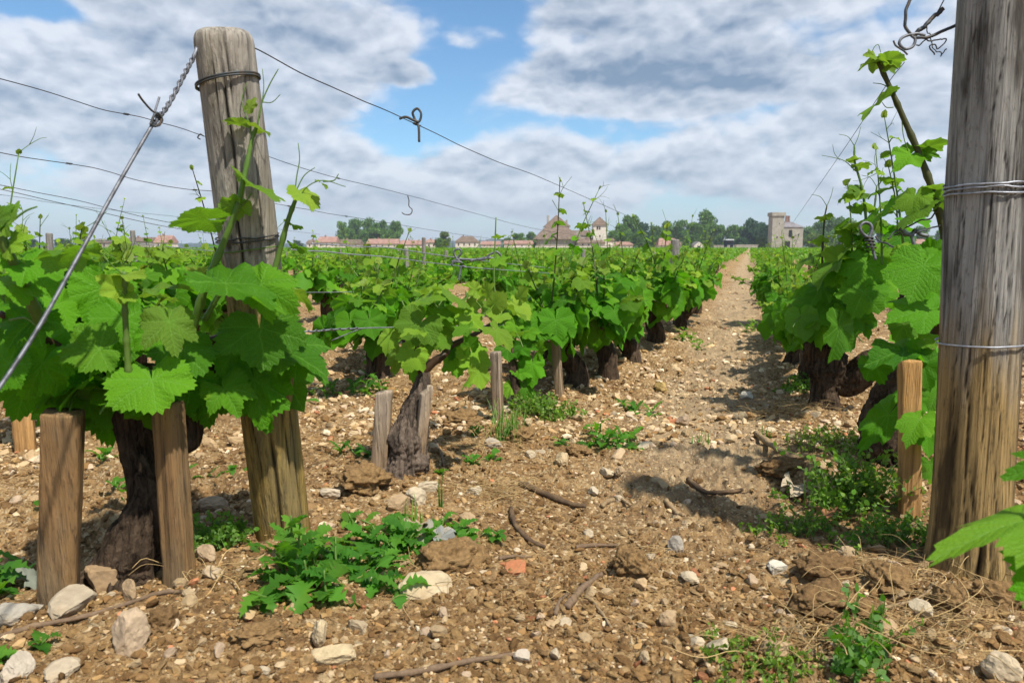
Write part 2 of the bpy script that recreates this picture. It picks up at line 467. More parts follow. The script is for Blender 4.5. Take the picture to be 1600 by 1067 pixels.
def mat_wood(name, grey, brown, z0, z1, streak=(.03, .022, .015), green=None, sc=1.0, streak_amt=.55, stain=(.58, .74)):
    m, n = new_mat(name)
    co = n.coord('Object')
    g = n.noise(n.mapping(co, (75 * sc, 75 * sc, 2.6 * sc)), 1.0, 8, .62, .5)
    g2 = n.noise(n.mapping(co, (260 * sc, 260 * sc, 7 * sc)), 1.0, 4, .6, .3)
    l = n.noise(n.mapping(co, (16, 16, 4)), 1.0, 4, .6)
    s = n.n('ShaderNodeSeparateXYZ'); n.put(s.inputs[0], co)
    h = n.math('ADD', s.outputs[2], n.math('MULTIPLY', n.math('SUBTRACT', n.noise(n.mapping(co, (18, 18, 2)), 1.0, 4, .6), .5), .5))
    zone = n.ramp(h, z0, z1)
    gcol = n.mix(n.ramp(g, .3, .7), tuple(np.array(grey) * .62), tuple(np.minimum(np.array(grey) * 1.3, .8)))
    bcol = n.mix(n.ramp(g, .3, .7), tuple(np.array(brown) * .55), tuple(np.minimum(np.array(brown) * 1.4, .8)))
    c = n.mix(zone, bcol, gcol)
    if green is not None: c = n.mix(n.ramp(l, .45, .7, 0, .5), c, green)
    c = n.mix(n.math('MULTIPLY', n.ramp(g2, .52, .72), streak_amt), c, streak)
    c = n.mix(n.ramp(n.noise(n.mapping(co, (9, 9, 1.6), (3, 1, 2)), 1.0, 5, .65, .6), stain[0], stain[1], 0, streak_amt), c, streak)
    c = n.mix(n.ramp(n.noise(n.mapping(co, (190, 190, 60)), 1.0, 4, .7), .52, .70, 0, .45), c, tuple(np.array(streak) * 1.6))
    cr = n.attr().outputs['Color']; cs = n.n('ShaderNodeSeparateColor'); n.put(cs.inputs[0], cr)
    c = n.mix(cs.outputs[0], c, (.012, .009, .006))
    return finish(m, n, c, .88, n.bump(n.math('ADD', g, n.math('MULTIPLY', g2, .8)), 1.0, .006), spec=.2)
def mat_metal(name, a, b, rough=.5, metal=.7):
    m, n = new_mat(name)
    co = n.coord('Object')
    c = n.mix(n.ramp(n.noise(co, 90, 4, .6), .4, .65), a, b)
    return finish(m, n, c, rough, metallic=metal, spec=.4)
def mat_wall(name, a, b, scale=.8, blocks=True):
    m, n = new_mat(name)
    co = n.coord('Object')
    q = n.noise(co, scale, 6, .65)
    c = n.mix(n.ramp(q, .35, .68), a, b)
    hh = q
    if blocks:
        v = n.voro(n.mapping(co, (1.6, 1.6, 2.6)), 1.0, 'F1'); s = n.n('ShaderNodeSeparateColor'); n.put(s.inputs[0], v.outputs['Color'])
        c = n.mix(n.math('MULTIPLY', s.outputs[0], .3), c, tuple(np.array(a) * .7))
    return finish(m, n, c, .92, n.bump(hh, .4, .1), spec=.1)
def mat_crown(name, a, b):
    m, n = new_mat(name)
    s = n.n('ShaderNodeSeparateColor'); n.put(s.inputs[0], n.attr().outputs['Color'])
    c = n.mix(s.outputs[1], a, b)
    d = n.n('ShaderNodeBsdfDiffuse'); n.put(d.inputs[0], c)
    t = n.n('ShaderNodeBsdfTranslucent'); n.put(t.inputs[0], n.mix(.5, c, (.12, .22, .03)))
    mx = n.n('ShaderNodeMixShader'); mx.inputs[0].default_value = .25
    n.t.links.new(d.outputs[0], mx.inputs[1]); n.t.links.new(t.outputs[0], mx.inputs[2])
    return finish(m, n, None, shader=mx.outputs[0])

M = dict(
    soil=mat_soil(), stone=mat_tint('limestone', .9, 55, .30, .6, .004), clod=mat_tint('soil_clod', .97, 130, .6, .9, .006, .1),
    gravel=mat_plain_tint('gravel_stone', .92, .15),
    leaf=mat_leaf('vine_leaf'), leaf_far=mat_leaf('vine_leaf_plain', False, (.060, .205, .007), (.23, .37, .025)),
    stem=mat_stem('green_shoot'), cane=mat_stem('brown_cane', (.06, .035, .02), (.028, .017, .011)), bark=mat_bark(),
    post_l=mat_wood('weathered_post_wood', (.33, .295, .245), (.28, .185, .05), .36, .52, green=(.19, .165, .10), streak_amt=.6),
    post_r=mat_wood('stained_post_wood', (.29, .275, .245), (.30, .20, .078), .28, .46, streak=(.020, .014, .008), streak_amt=.75, stain=(.53, .62)),
    post_far=mat_wood('grey_post_wood', (.26, .24, .215), (.22, .19, .15), .05, .3),
    stake_d=mat_wood('dark_stake_wood', (.20, .115, .048), (.22, .13, .055), .1, .2, sc=.8, streak_amt=.75, green=(.20, .16, .10)),
    stake_o=mat_wood('fresh_stake_wood', (.46, .26, .09), (.43, .24, .09), .1, .2, streak=(.16, .075, .025), streak_amt=.4),
    stake_g=mat_wood('grey_stake_wood', (.33, .26, .19), (.27, .185, .11), .05, .2, sc=.7, streak_amt=.6),
    wire=mat_metal('dull_wire', (.16, .165, .18), (.07, .07, .075), .55, .5), wire_l=mat_metal('galvanised_wire', (.36, .37, .40), (.22, .23, .25), .5, .6),
    iron=mat_metal('dark_iron', (.05, .06, .065), (.085, .06, .04), .6, .4),
    straw=mat_plain_tint('dry_straw', .9, .1), twig=mat_tint('dry_twig', .9, 120, .5, .8, .002),
    weed=mat_leaf('weed_leaf', False, (.048, .165, .022), (.14, .26, .03), (.08, .17, .06)),
    wall=mat_wall('pale_stone_wall', (.58, .53, .44), (.72, .67, .57)), wall_g=mat_wall('grey_stone_wall', (.29, .27, .22), (.42, .39, .32)),
    roof_r=mat_wall('red_roof_tile', (.27, .15, .115), (.37, .235, .19), .6), roof_b=mat_wall('brown_roof_tile', (.13, .095, .07), (.215, .155, .115), .6), roof_g=mat_wall('slate_roof', (.16, .15, .16), (.24, .22, .22), .6),
    dark=mat_wall('dark_opening', (.02, .02, .022), (.035, .03, .03), .5, False), navy=mat_wall('dark_blue_panel', (.015, .025, .04), (.03, .045, .06), .4, False),
    pale=mat_wall('pale_panel', (.55, .60, .62), (.62, .66, .68), .4, False),
    crown_m=mat_crown('tree_crown', (.06, .14, .03), (.17, .30, .06)), crown_d=mat_crown('dark_tree_crown', (.03, .075, .04), (.075, .145, .07)),
    crown_l=mat_crown('pale_tree_crown', (.08, .14, .03), (.19, .26, .06)), hill=mat_crown('far_forest', (.030, .055, .055), (.045, .080, .070)),
)

# ------------------------------------------------------------------ ground
def Hd(x, y):
    """ground with its clods"""
    x = np.atleast_1d(np.asarray(x, float)); y = np.atleast_1d(np.asarray(y, float))
    r = np.hypot(x, y)
    Q = np.stack([x, y, np.zeros_like(x)], 1)
    wq = Q + (np.stack([vnoise(Q * 20, 31), vnoise(Q * 20, 32), Q[:, 2]], 1) - .5) * .03 * np.array([1, 1, 0])
    a = np.clip((13 - r) / 7, 0, 1); b = np.clip((7 - r) / 4, 0, 1)
    patch = .45 + 1.1 * np.clip((fbm(Q * 1.7, 3, 77) - .35) * 2.2, 0, 1)
    c1 = (fbm(wq * 13, 3, 11) - .5) * .044
    c2 = (.5 - np.abs(fbm(wq * 38, 3, 21) - .5) * 3) * .021
    c3 = (fbm(wq * 110, 2, 23) - .5) * .008
    return H(x, y) + (c1 * a + (c2 + c3) * b) * patch
def hdz(x, y): return float(Hd(x, y)[0])

CLODS = []     # soil lumps are things of their own, further down
ang0 = math.pi / 2 + YAW
fine_a = np.linspace(-R_(44), R_(44), 820)
coarse_a = np.linspace(R_(44), 2 * math.pi - R_(44), 90)[1:-1]
ang = np.concatenate([fine_a, coarse_a]) + ang0
rr = np.concatenate([[.02, .1, .2, .3, .4, .5], np.exp(np.linspace(math.log(.55), math.log(13), 620)), np.exp(np.linspace(math.log(13), math.log(2900), 86))[1:]])
RRg, AA = np.meshgrid(rr, ang, indexing='ij')
gx, gy = (RRg * np.cos(AA)).ravel(), (RRg * np.sin(AA)).ravel()
gz = Hd(gx, gy)
nr, na = len(rr), len(ang)
ii = np.arange(nr - 1)[:, None] * na; jj = np.arange(na)[None, :]; j2 = (jj + 1) % na
mb = MB()
mb.add(np.stack([gx, gy, gz], 1), [np.stack([ii + jj, ii + na + jj, ii + na + j2, ii + j2], -1).reshape(-1, 4)])
ground = tag(mb.build('ground', M['soil']), kind='structure')

def shapes(k, count, seed, flat=.0, amp=.45, fq=1.0):
    out = []
    B, Fs = ico(k)
    rg = np.random.default_rng(seed)
    for i in range(count):
        V = B.copy()
        for _ in range(7):                       # cut by random planes: angular stones
            nrm = unit(rg.normal(size=3)); d = rg.uniform(.45, .85)
            e = V @ nrm - d
            V = V - np.clip(e, 0, None)[:, None] * nrm * (.9 - flat)
        V = V * (1 + amp * (fbm(B * 1.9 * fq + i * 9.1, 4, seed + i, .62)[:, None] - .5))
        out.append((V, Fs))
    return out
def rand_rot(rg, n, tilt=1.0):
    a = rg.uniform(0, 2 * math.pi, n); b = rg.normal(0, .35 * tilt, n); c = rg.normal(0, .35 * tilt, n)
    ca, sa, cb, sb, cc, sc = np.cos(a), np.sin(a), np.cos(b), np.sin(b), np.cos(c), np.sin(c)
    Z = np.zeros(n); O = np.ones(n)
    Rz = np.stack([ca, -sa, Z, sa, ca, Z, Z, Z, O], 1).reshape(-1, 3, 3)
    Rx = np.stack([O, Z, Z, Z, cb, -sb, Z, sb, cb], 1).reshape(-1, 3, 3)
    Ry = np.stack([cc, Z, sc, Z, O, Z, -sc, Z, cc], 1).reshape(-1, 3, 3)
    return Rz @ Rx @ Ry
PALE = np.array([[.53, .39, .225], [.46, .33, .18], [.60, .48, .32], [.50, .34, .18], [.41, .29, .16], [.55, .40, .26]])
BROWN = np.array([[.29, .165, .064], [.225, .126, .048], [.34, .208, .084], [.39, .252, .115], [.17, .093, .036]])
def scatter(name, n, r0, r1, smin, smax, k, pale_near, pale_far, seed, mat, shade_smooth, power=2.2, half=40, big_r=0.0, rough=0.0):
    rg = np.random.default_rng(seed)
    r = np.exp(rg.uniform(math.log(r0), math.log(r1), n)); a = rg.uniform(-R_(half), R_(half), n) + ang0
    x, y = r * np.cos(a), r * np.sin(a)
    dn = fbm(np.stack([x, y, 0 * x], 1) * 3.1, 3, seed + 50); keep = rg.uniform(0, 1, n) < np.clip((dn - .30) * 3.2, .12, 1) * (1 - .38 * np.exp(-((x + .10) / .17) ** 2) * np.clip((y - 1.2) / .6, 0, 1) * (y < 9))
    r, x, y = r[keep], x[keep], y[keep]; n = len(r)
    s = smin * (smax / smin) ** (rg.uniform(0, 1, n) ** power) * (1 + big_r * np.clip(r - 2, 0, 10))
    z = Hd(x, y)
    S = np.stack([s * rg.uniform(.8, 1.45, n), s * rg.uniform(.6, 1.0, n), s * rg.uniform(.38, .75, n)], 1) * .5
    z = z + S[:, 2] * rg.uniform(-.1, .55, n)
    Rm = rand_rot(rg, n)
    pq = fbm(np.stack([x, y, 0 * x], 1) * 2.1, 3, 77)
    pp = pale_near + (pale_far - pale_near) * np.clip((r - 1.4) / 2.2, 0, 1) + (pq - .5) * .7
    pale = rg.uniform(0, 1, n) < pp
    C = np.where(pale[:, None], PALE[rg.integers(0, len(PALE), n)], BROWN[rg.integers(0, len(BROWN), n)]) * rg.uniform(.75, 1.15, n)[:, None]
    red = rg.uniform(0, 1, n) < .02
    C[red] = np.array([.42, .17, .08]) * rg.uniform(.8, 1.2, red.sum())[:, None]
    sh = shapes(k, 12, seed, 0.0, .45 + .35 * rough, 1 + rough)
    pick = rg.integers(0, len(sh), n)
    mb = MB()
    for q, (V, Fs) in enumerate(sh):
        ix = np.where(pick == q)[0]
        if not len(ix): continue
        W = np.einsum('nij,nvj->nvi', Rm[ix], V[None] * S[ix][:, None, :]) + np.stack([x[ix], y[ix], z[ix]], 1)[:, None, :]
        nv = len(V)
        Fa = (Fs[None] + (np.arange(len(ix)) * nv)[:, None, None]).reshape(-1, 3)
        mb.add(W.reshape(-1, 3), [Fa], tint=np.repeat(np.concatenate([C[ix], np.ones((len(ix), 1))], 1), nv, 0))
    return tag(mb.build(name, mat, smooth=shade_smooth), kind='stuff')
scatter('gravel', 24000, .62, 5.0, .0050, .018, 1, .26, .62, 3, M['gravel'], False)
scatter('soil_crumbs', 32000, .62, 3.2, .0045, .022, 2, .02, .12, 4, M['clod'], False, rough=1.0)
scatter('path_pebbles', 36000, 2.0, 26.0, .012, .045, 1, .66, .78, 5, M['gravel'], False, big_r=.02)

# ------------------------------------------------------------------ leaves
_lc = np.array([0, 12, 27, 41, 54, 68, 80, 97, 112, 130, 150, 166, 176, 180])
_lr = np.array([1.0, .93, .74, .82, .93, .78, .66, .74, .75, .68, .61, .50, .34, .22])
def leaf_geo(N, R, rg, fold=.25, droop=.35, wav=.07, tooth=.045):
    if N % 2 == 0: N += 1
    th = np.linspace(-math.pi + .10, math.pi - .10, N)
    deg = np.degrees(np.abs(th)) * 1.0
    sh = rg.uniform(.94, 1.06)
    r = np.interp(np.clip(deg * sh, 0, 180), _lc, _lr)
    m_ = np.interp(deg, [0, 60, 120, 150, 166, 180], [.92, .84, .72, .61, .50, .22]); r = m_ + (r - m_) * rg.uniform(.45, 1.35)
    r = r * (1 + .07 * np.sin(th * 1.0 + rg.uniform(0, 6.28)) + .04 * np.sin(2 * th + rg.uniform(0, 6.28)))
    tt = np.where(np.arange(N) % 2 == 0, 1, -1) * tooth * rg.uniform(.4, 1.4, N)
    qs = np.linspace(0, 1, R + 1)[1:]
    X = []; Y = []; Z = []; ph = rg.uniform(0, 6.28, 3); asym = rg.uniform(-.12, .12)
    lob = np.cos(np.radians(deg) * 360 / 54.0)          # +1 on lobe axes, -1 in the sinuses
    for q in qs:
        ro = r * q * (1 + (tt if q == 1 else 0))
        x = ro * np.sin(th); y = ro * np.cos(th)
        z = fold * np.abs(x) ** 1.25 - droop * (.55 * y * y * np.sign(y) * (y > 0) + .75 * x * x) + asym * x * y
        z = z + wav * q * q * (np.sin(3 * th + ph[0]) + .7 * np.sin(7 * th + ph[1]) + .35 * np.sin(12 * th + ph[2])) - .035 * q * q * lob
        X.append(x); Y.append(y); Z.append(z)
    V = np.stack([np.concatenate([[0]] + X), np.concatenate([[0]] + Y), np.concatenate([[0]] + Z)], 1)
    j = np.arange(N - 1)
    Fs = [np.stack([np.zeros(N - 1, int), 1 + j + 1, 1 + j], 1)]
    if R > 1:
        k = (np.arange(R - 1) * N)[:, None]
        Fs.append(np.stack([1 + k + j, 1 + k + j + 1, 1 + k + N + j + 1, 1 + k + N + j], -1).reshape(-1, 4))
    uv = V[:, :2] * .4 + .5
    return V, Fs, uv
def put_leaf(mb, base, t, n, size, age, rg, N=41, R=4, width=1.0, **k):
    """t: direction of the tip, n: rough normal of the upper side"""
    t = unit(t); n = np.asarray(n, float); n = n - t * np.dot(n, t)
    if np.linalg.norm(n) < 1e-3: n = np.cross(t, [1, 0, .3])
    n = unit(n); xx = np.cross(t, n)
    V, Fs, uv = leaf_geo(N, R, rg, **k)
    # a leaf's fold and droop shorten it, so stretch along the midrib
    V = V * np.array([width, 1, 1]) * size
    W = V[:, :1] * xx + V[:, 1:2] * t + V[:, 2:3] * n + np.asarray(base)
    mb.add(W, Fs, uv, tint=(age, rg.uniform(), 0, 1))
def shoot_leaf(mbl, mbs, node, rg, size, age, lod, out=None, droop=None, pet=.055):
    N, R = {0: (45, 4), 1: (33, 2), 2: (17, 1), 3: (9, 1)}[lod]
    az = rg.uniform(0, 2 * math.pi)
    s = np.array([math.cos(az), math.sin(az), 0]) if out is None else unit(np.array([out[0], out[1], 0]) + rg.normal(0, .35, 3) * [1, 1, 0])
    b = node + (s * .75 + np.array([0, 0, rg.uniform(.15, .75)])) * pet * rg.uniform(.6, 1.3) * (size / .08)
    if mbs is not None:
        mid = (node + b) / 2 + np.array([0, 0, .006])
        V, Fs, uv = tube(spline([node, mid, b], 4), .0013 + .008 * size, 4 if lod else 6, cap=False); mbs.add(V, Fs, uv, (0, 0, 0))
    a = rg.uniform(R_(5), R_(70)) if droop is None else droop
    t = s * math.cos(a) - np.array([0, 0, 1]) * math.sin(a)
    n = s * math.sin(a) + np.array([0, 0, 1]) * math.cos(a) + rg.normal(0, .3, 3)
    put_leaf(mbl, b, t, n, size, age, rg, N, R, rg.uniform(.9, 1.1), fold=rg.uniform(.05, .4), droop=rg.uniform(.1, .5), wav=rg.uniform(.03, .09))
def tendril(mbs, p, d, L, rg, r=.0009, fork=True, red=0.0):
    d = unit(d)
    side = unit(np.cross(d, rg.normal(size=3)))
    pts = [p, p + d * L * .4 + side * L * .04, p + d * L * .8 + side * L * .16, p + d * L + side * L * rg.uniform(.2, .45)]
    V, Fs, uv = tube(spline(pts, 10), np.linspace(r, r * .5, 10), 5); mbs.add(V, Fs, uv, (0, 0, red))
    if fork:
        q = pts[1]; dd = unit(d - side * .7)
        V, Fs, uv = tube(spline([q, q + dd * L * .3, q + dd * L * .55 - side * L * .1], 7), np.linspace(r * .8, r * .4, 7), 5); mbs.add(V, Fs, uv, (0, 0, red))

def grow_shoot(p0, d0, L, rg, lod, mbl, mbs, s0=.085, s1=.026, step=.043, r0=.0042, tip=True, rows=None, first=.03, curve=.16):
    """a green shoot with alternate leaves"""
    d0 = unit(d0)
    bend = rg.normal(0, curve, 3) * [1, 1, .3]
    pts = [p0 + d0 * L * q + bend * L * q * q + np.array([0, 0, .10]) * L * q * q for q in (0, .33, .66, 1)]
    c = spline(pts, 12)
    V, Fs, uv = tube(c, np.linspace(r0, r0 * .35, 12), 5 if lod else 7)
    mbs.add(V, Fs, uv, np.tile([[0, 0, rg.choice([0, 0, .25, .6]), 1]], (len(V), 1)))
    k = 0; s = first
    cum = np.concatenate([[0], np.cumsum(np.linalg.norm(np.diff(c, axis=0), axis=1))])
    az = rg.uniform(0, 6.28)
    while s < L:
        q = s / L; i = min(np.searchsorted(cum, s), 11); node = c[i]
        size = (s0 + (s1 - s0) * q ** 1.2) * rg.uniform(.75, 1.15)
        az += math.pi + rg.normal(0, .5)
        o = np.array([math.cos(az), math.sin(az)])
        shoot_leaf(mbl, mbs, node, rg, size, np.clip(.02 + .75 * q ** 2.2 + rg.normal(0, .08), 0, 1), lod, o, droop=rg.uniform(R_(0), R_(72)) * (1 - .5 * q))
        s += step * rg.uniform(.7, 1.3) * (1 - .3 * q); k += 1
    if tip and lod < 2:
        for _ in range(2): tendril(mbs, c[-1 - rg.integers(0, 3)], unit(c[-1] - c[-3]) + rg.normal(0, .45, 3), rg.uniform(.03, .07), rg)
    for _ in range(2 if lod < 2 else 1):
        put_leaf(mbl, c[-1], unit(c[-1] - c[-3]) + rg.normal(0, .5, 3), rg.normal(size=3), s1 * .8, .95, rg, 9, 1)
    return c

def trunk_geo(mb, pts, rad, n=40, m=60, seed=0, gnarl=.5, strip=.2):
    pts = spline(pts, m); rad = spline(np.asarray(rad, float)[:, None], m)[:, 0]
    V, Fs, uv = tube(pts, rad, n, seed=seed)
    ctr = np.concatenate([np.repeat(pts, n, 0), pts[:1], pts[-1:]])
    D = V - ctr; r = np.linalg.norm(D, axis=1)[:, None] + 1e-9; D = D / r
    body = slice(0, m * n)
    L = uv[:, 1]; A = uv[:, 0] * 2 * math.pi
    cyl = np.stack([np.cos(A + L * 5) * 1.6, np.sin(A + L * 5) * 1.6, L * 7], 1)
    lump = fbm(np.stack([np.cos(A), np.sin(A), L * 14], 1) * 1.5 + seed, 3, seed) - .5
    rope = 1 - np.abs(fbm(np.stack([np.cos(A + L * 6) * 6.5, np.sin(A + L * 6) * 6.5, L * 7], 1) + seed, 4, seed + 9) - .5) * 4
    off = r[:, 0] * (gnarl * lump + strip * (rope - .5))
    off[m * n:] = 0
    mb.add(V + D * off[:, None], Fs, uv)

def make_vine(seed, lod, label, group):
    """one vine: gnarled trunk, cane along the wire, green shoots with their leaves; the row runs along y"""
    rg = np.random.default_rng(seed)
    root = empty('grapevine', (0, 0, 0), label, 'grapevine', group)
    ht = rg.uniform(.14, .20); lean = rg.normal(0, .03, 2)
    head = np.array([lean[0], lean[1], ht])
    mb = MB()
    nn, mm = {0: (28, 40), 1: (20, 26), 2: (9, 10), 3: (6, 6)}[lod]
    j = rg.normal(0, .012, (2, 2))
    trunk_geo(mb, [(0, 0, -.05), (j[0, 0], j[0, 1], ht * .35), (lean[0] + j[1, 0], lean[1] + j[1, 1], ht * .72), head, head + [0, 0, .035]],
              [.046, .034, .029, .037, .012], nn, mm, seed, .75, .25)
    mbc = MB()
    ends = []
    for sgn in (1, -1):
        L = rg.uniform(.28, .44)
        c = spline([head, head + [rg.normal(0, .02), sgn * L * .35, .05], head + [rg.normal(0, .02), sgn * L * .75, .045], head + [0, sgn * L, .03]], 10)
        V, Fs, uv = tube(c, np.linspace(.0075, .004, 10), 6 if lod < 2 else 4, noise=.3); mbc.add(V, Fs, uv, (0, 0, 1)); ends.append(c)
    parts = []
    ns = {0: 15, 1: 15, 2: 13, 3: 10}[lod]
    mbl_all, mbs_all = MB(), MB()
    for k in range(ns):
        if lod < 2: mbl, mbs = MB(), MB()
        else: mbl, mbs = mbl_all, mbs_all
        if k < 3: p0 = head + rg.normal(0, .012, 3)
        else: c = ends[k % len(ends)]; p0 = c[rg.integers(2, 10)]
        d = np.array([rg.normal(0, .5), rg.normal(0, .35), 1.0])
        if k % 4 == 0: d = np.array([rg.normal(0, .9), rg.normal(0, .6), .35])
        L = rg.uniform(.12, .25)
        tall = k == 5 or (k == 8 and rg.random() < .5)
        if tall: L = rg.uniform(.26, .42); d = np.array([rg.normal(0, .12), rg.normal(0, .15), 1.0])
        grow_shoot(p0, d, L, rg, lod, mbl, mbs, s0=rg.uniform(.058, .076) if not tall else 0.046, s1=.024 if not tall else .012, step={0: .030, 1: .030, 2: .036, 3: .05}[lod] * (1.6 if tall else 1), r0=.0040 if not tall else .0034)
        for _ in range({0: 4, 1: 4, 2: 3, 3: 2}[lod]):      # big drooping leaves low on the shoot
            shoot_leaf(mbl, mbs, p0 + rg.normal(0, .02, 3), rg, rg.uniform(.056, .074), max(0, rg.normal(.03, .05)), lod, droop=rg.uniform(R_(35), R_(85)), pet=rg.uniform(.06, .11))
        if lod < 2: parts.append((mbl, mbs))
    if lod == 3:
        full = merged((mb, 0), (mbc, 1), (mbs_all, 2), (mbl_all, 3))
        o = full.build('grapevine', [M['bark'], M['cane'], M['stem'], M['leaf_far']])
        bpy.data.objects.remove(root)
        return tag(o, label, 'grapevine', group)
    mb.build('trunk', M['bark'], root); mbc.build('cane', M['cane'], root)
    if lod < 2:
        for mbl, mbs in parts:
            s = mbs.build('shoot', M['stem'], root); mbl.build('foliage', M['leaf'], s)
    else:
        merged((mbl_all, 0), (mbs_all, 1)).build('foliage', [M['leaf_far'], M['stem']], root)
    return root

# ------------------------------------------------------------------ posts, stakes, wires
def post(name, A, B, rA, rB, mat, label, cat='post', n=120, m=110, cracks=(), seed=0, dome=.012, group=None, knots=(), flare=None):
    A = np.asarray(A, float); B = np.asarray(B, float)
    root = empty(name, A, label, cat, group)
    ax = unit(B - A); L = np.linalg.norm(B - A)
    tt = np.concatenate([np.linspace(-.06, L - dome * 1.2, m - 7), L - dome * np.array([1.0, .72, .46, .25, .10, .03, 0])])
    bev = np.ones(m); bev[-7:] = [1.0, .985, .94, .86, .70, .40, .02]
    tilt = .35 * rB
    pts = A + ax * tt[:, None]; rad = (rA + (rB - rA) * np.clip(tt / L, 0, 1)) * bev
    V, Fs, uv = tube(pts, rad, n, cap=False)
    a = uv[:, 0] * 2 * math.pi; l = np.repeat(tt, n)
    ctr = np.repeat(pts, n, 0); D = V - ctr; r = np.linalg.norm(D, axis=1)[:, None] + 1e-9; D /= r
    cyl = np.stack([np.cos(a), np.sin(a), l * 1.1], 1)
    off = (fbm(cyl * 1.3 + seed, 3, seed) - .5) * rA * .22
    grain = (fbm(np.stack([np.cos(a) * 9, np.sin(a) * 9, l * 2.2], 1) + seed, 3, seed + 4) - .5) * rA * .05
    dark = np.zeros(len(V))
    az_cam = []
    for (phi, l0, l1, wid, dep, wob) in cracks:
        cph = phi + (fbm(np.stack([l * 9 + seed, l * 0 + phi, l * 0], 1), 3, 7) - .5) * wob
        wid = wid * 1.7; dd = np.abs((a - cph + math.pi) % (2 * math.pi) - math.pi)
        en = np.clip((l - l0) / .04, 0, 1) * np.clip((l1 - l) / .06, 0, 1)
        g = np.exp(-(dd / wid) ** 2) * en
        off = off - g * dep; dark = np.maximum(dark, g)
    for (phi, l0, rad_) in knots:
        dd = ((a - phi + math.pi) % (2 * math.pi) - math.pi) * rA
        q = np.hypot(dd, (l - l0) * .8) / rad_
        off = off + .0025 * np.exp(-(q * .9) ** 2) - .0025 * np.exp(-((q - 1) / .18) ** 2); dark = np.maximum(dark, .8 * np.exp(-((q - 1) / .16) ** 2)); dark = np.maximum(dark, .35 * (q < .85))
    if flare:
        off = off + flare * np.exp(-np.clip(l, 0, None) / .05) * (.5 + 1.2 * fbm(cyl * 2.2, 3, 3))
    V = V + D * (off + grain)[:, None] * np.repeat(np.clip(bev * 1.2, 0, 1), n)[:, None]
    mb = MB(); mb.add(V, Fs, uv, np.stack([dark, dark * 0, dark * 0, dark * 0 + 1], 1))
    mb.build('shaft', mat, root)
    def at(s, phi, out=0.0, rr_=None):
        k = np.argmin(np.abs(tt - s)); idx = k * n + int(round(phi / (2 * math.pi) * n)) % n
        return V[idx] + D[idx] * out
    return root, at, ax, (A, B, rA, rB, L)
def wrap(root, info, ax, s, rad, mat, tilt=(0, 0), gap=.0015, seed=0, loops=1, name='wire_tie', wob=.003, pitch=.004):
    A, B, rA, rB, L = info
    rg = np.random.default_rng(seed)
    u = unit(np.cross(ax, [0, 1, 0])); v = np.cross(ax, u)
    n = 40 * loops
    a = np.linspace(0, 2 * math.pi * loops, n + 1)
    rr_ = rA + (rB - rA) * s / L + gap + rA * .05
    h = s + tilt[0] * np.cos(a) + tilt[1] * np.sin(a) + pitch * a / 6.28 + wob * (fbm(np.stack([np.cos(a) * 2, np.sin(a) * 2, a * .4 + seed], 1), 3, seed) - .5)
    pts = A + ax * h[:, None] + (u * np.cos(a)[:, None] + v * np.sin(a)[:, None]) * rr_
    mb = MB(); V, Fs, uv = tube(pts, rad, 6); mb.add(V, Fs, uv)
    return mb.build(name, mat, root)
def stake(name, A, B, wid, thk, face, mat, label, seed=0, top=(0, 0), group=None, n=48, m=34):
    """square sawn stake; face: direction its broad side looks to"""
    A = np.asarray(A, float); B = np.asarray(B, float); ax = unit(B - A); L = np.linalg.norm(B - A)
    f = unit(np.asarray(face, float) - ax * np.dot(face, ax)); s = np.cross(ax, f)
    ph = np.linspace(0, 2 * math.pi, n, endpoint=False) + .13
    p = 11.0
    q = (np.abs(np.cos(ph)) ** p + np.abs(np.sin(ph)) ** p) ** (-1 / p)
    sx, sy = np.cos(ph) * q * wid / 2, np.sin(ph) * q * thk / 2
    tt = np.concatenate([np.linspace(-.05, L - .004, m - 2), [L, L]])
    sc = np.ones(m); sc[-2] = .93; sc[-1] = .02; sc[-3] = 1.0
    V = []
    for l, c in zip(tt, sc):
        lift = (top[0] * sx / wid + top[1] * sy / thk) * np.clip((l - L + .08) / .08, 0, 1)
        V.append(A + ax * (l + lift)[:, None] + s * (sx * c)[:, None] + f * (sy * c)[:, None])
    V = np.concatenate(V)
    V = V + (np.stack([fbm(V * [30, 30, 5] + seed, 3, seed + k) for k in range(3)], 1) - .5) * wid * .13
    V = V + (np.stack([fbm(V * [90, 90, 40] + seed, 2, seed + 7 + k) for k in range(3)], 1) - .5) * wid * .05
    i = np.arange(m - 1)[:, None] * n; j = np.arange(n)[None, :]; j2 = (j + 1) % n
    mb = MB(); mb.add(V, [np.stack([i + j, i + j2, i + n + j2, i + n + j], -1).reshape(-1, 4)])
    o = mb.build(name, mat, None, A)
    for pl in o.data.polygons: pass
    return tag(o, label, 'stake', group)
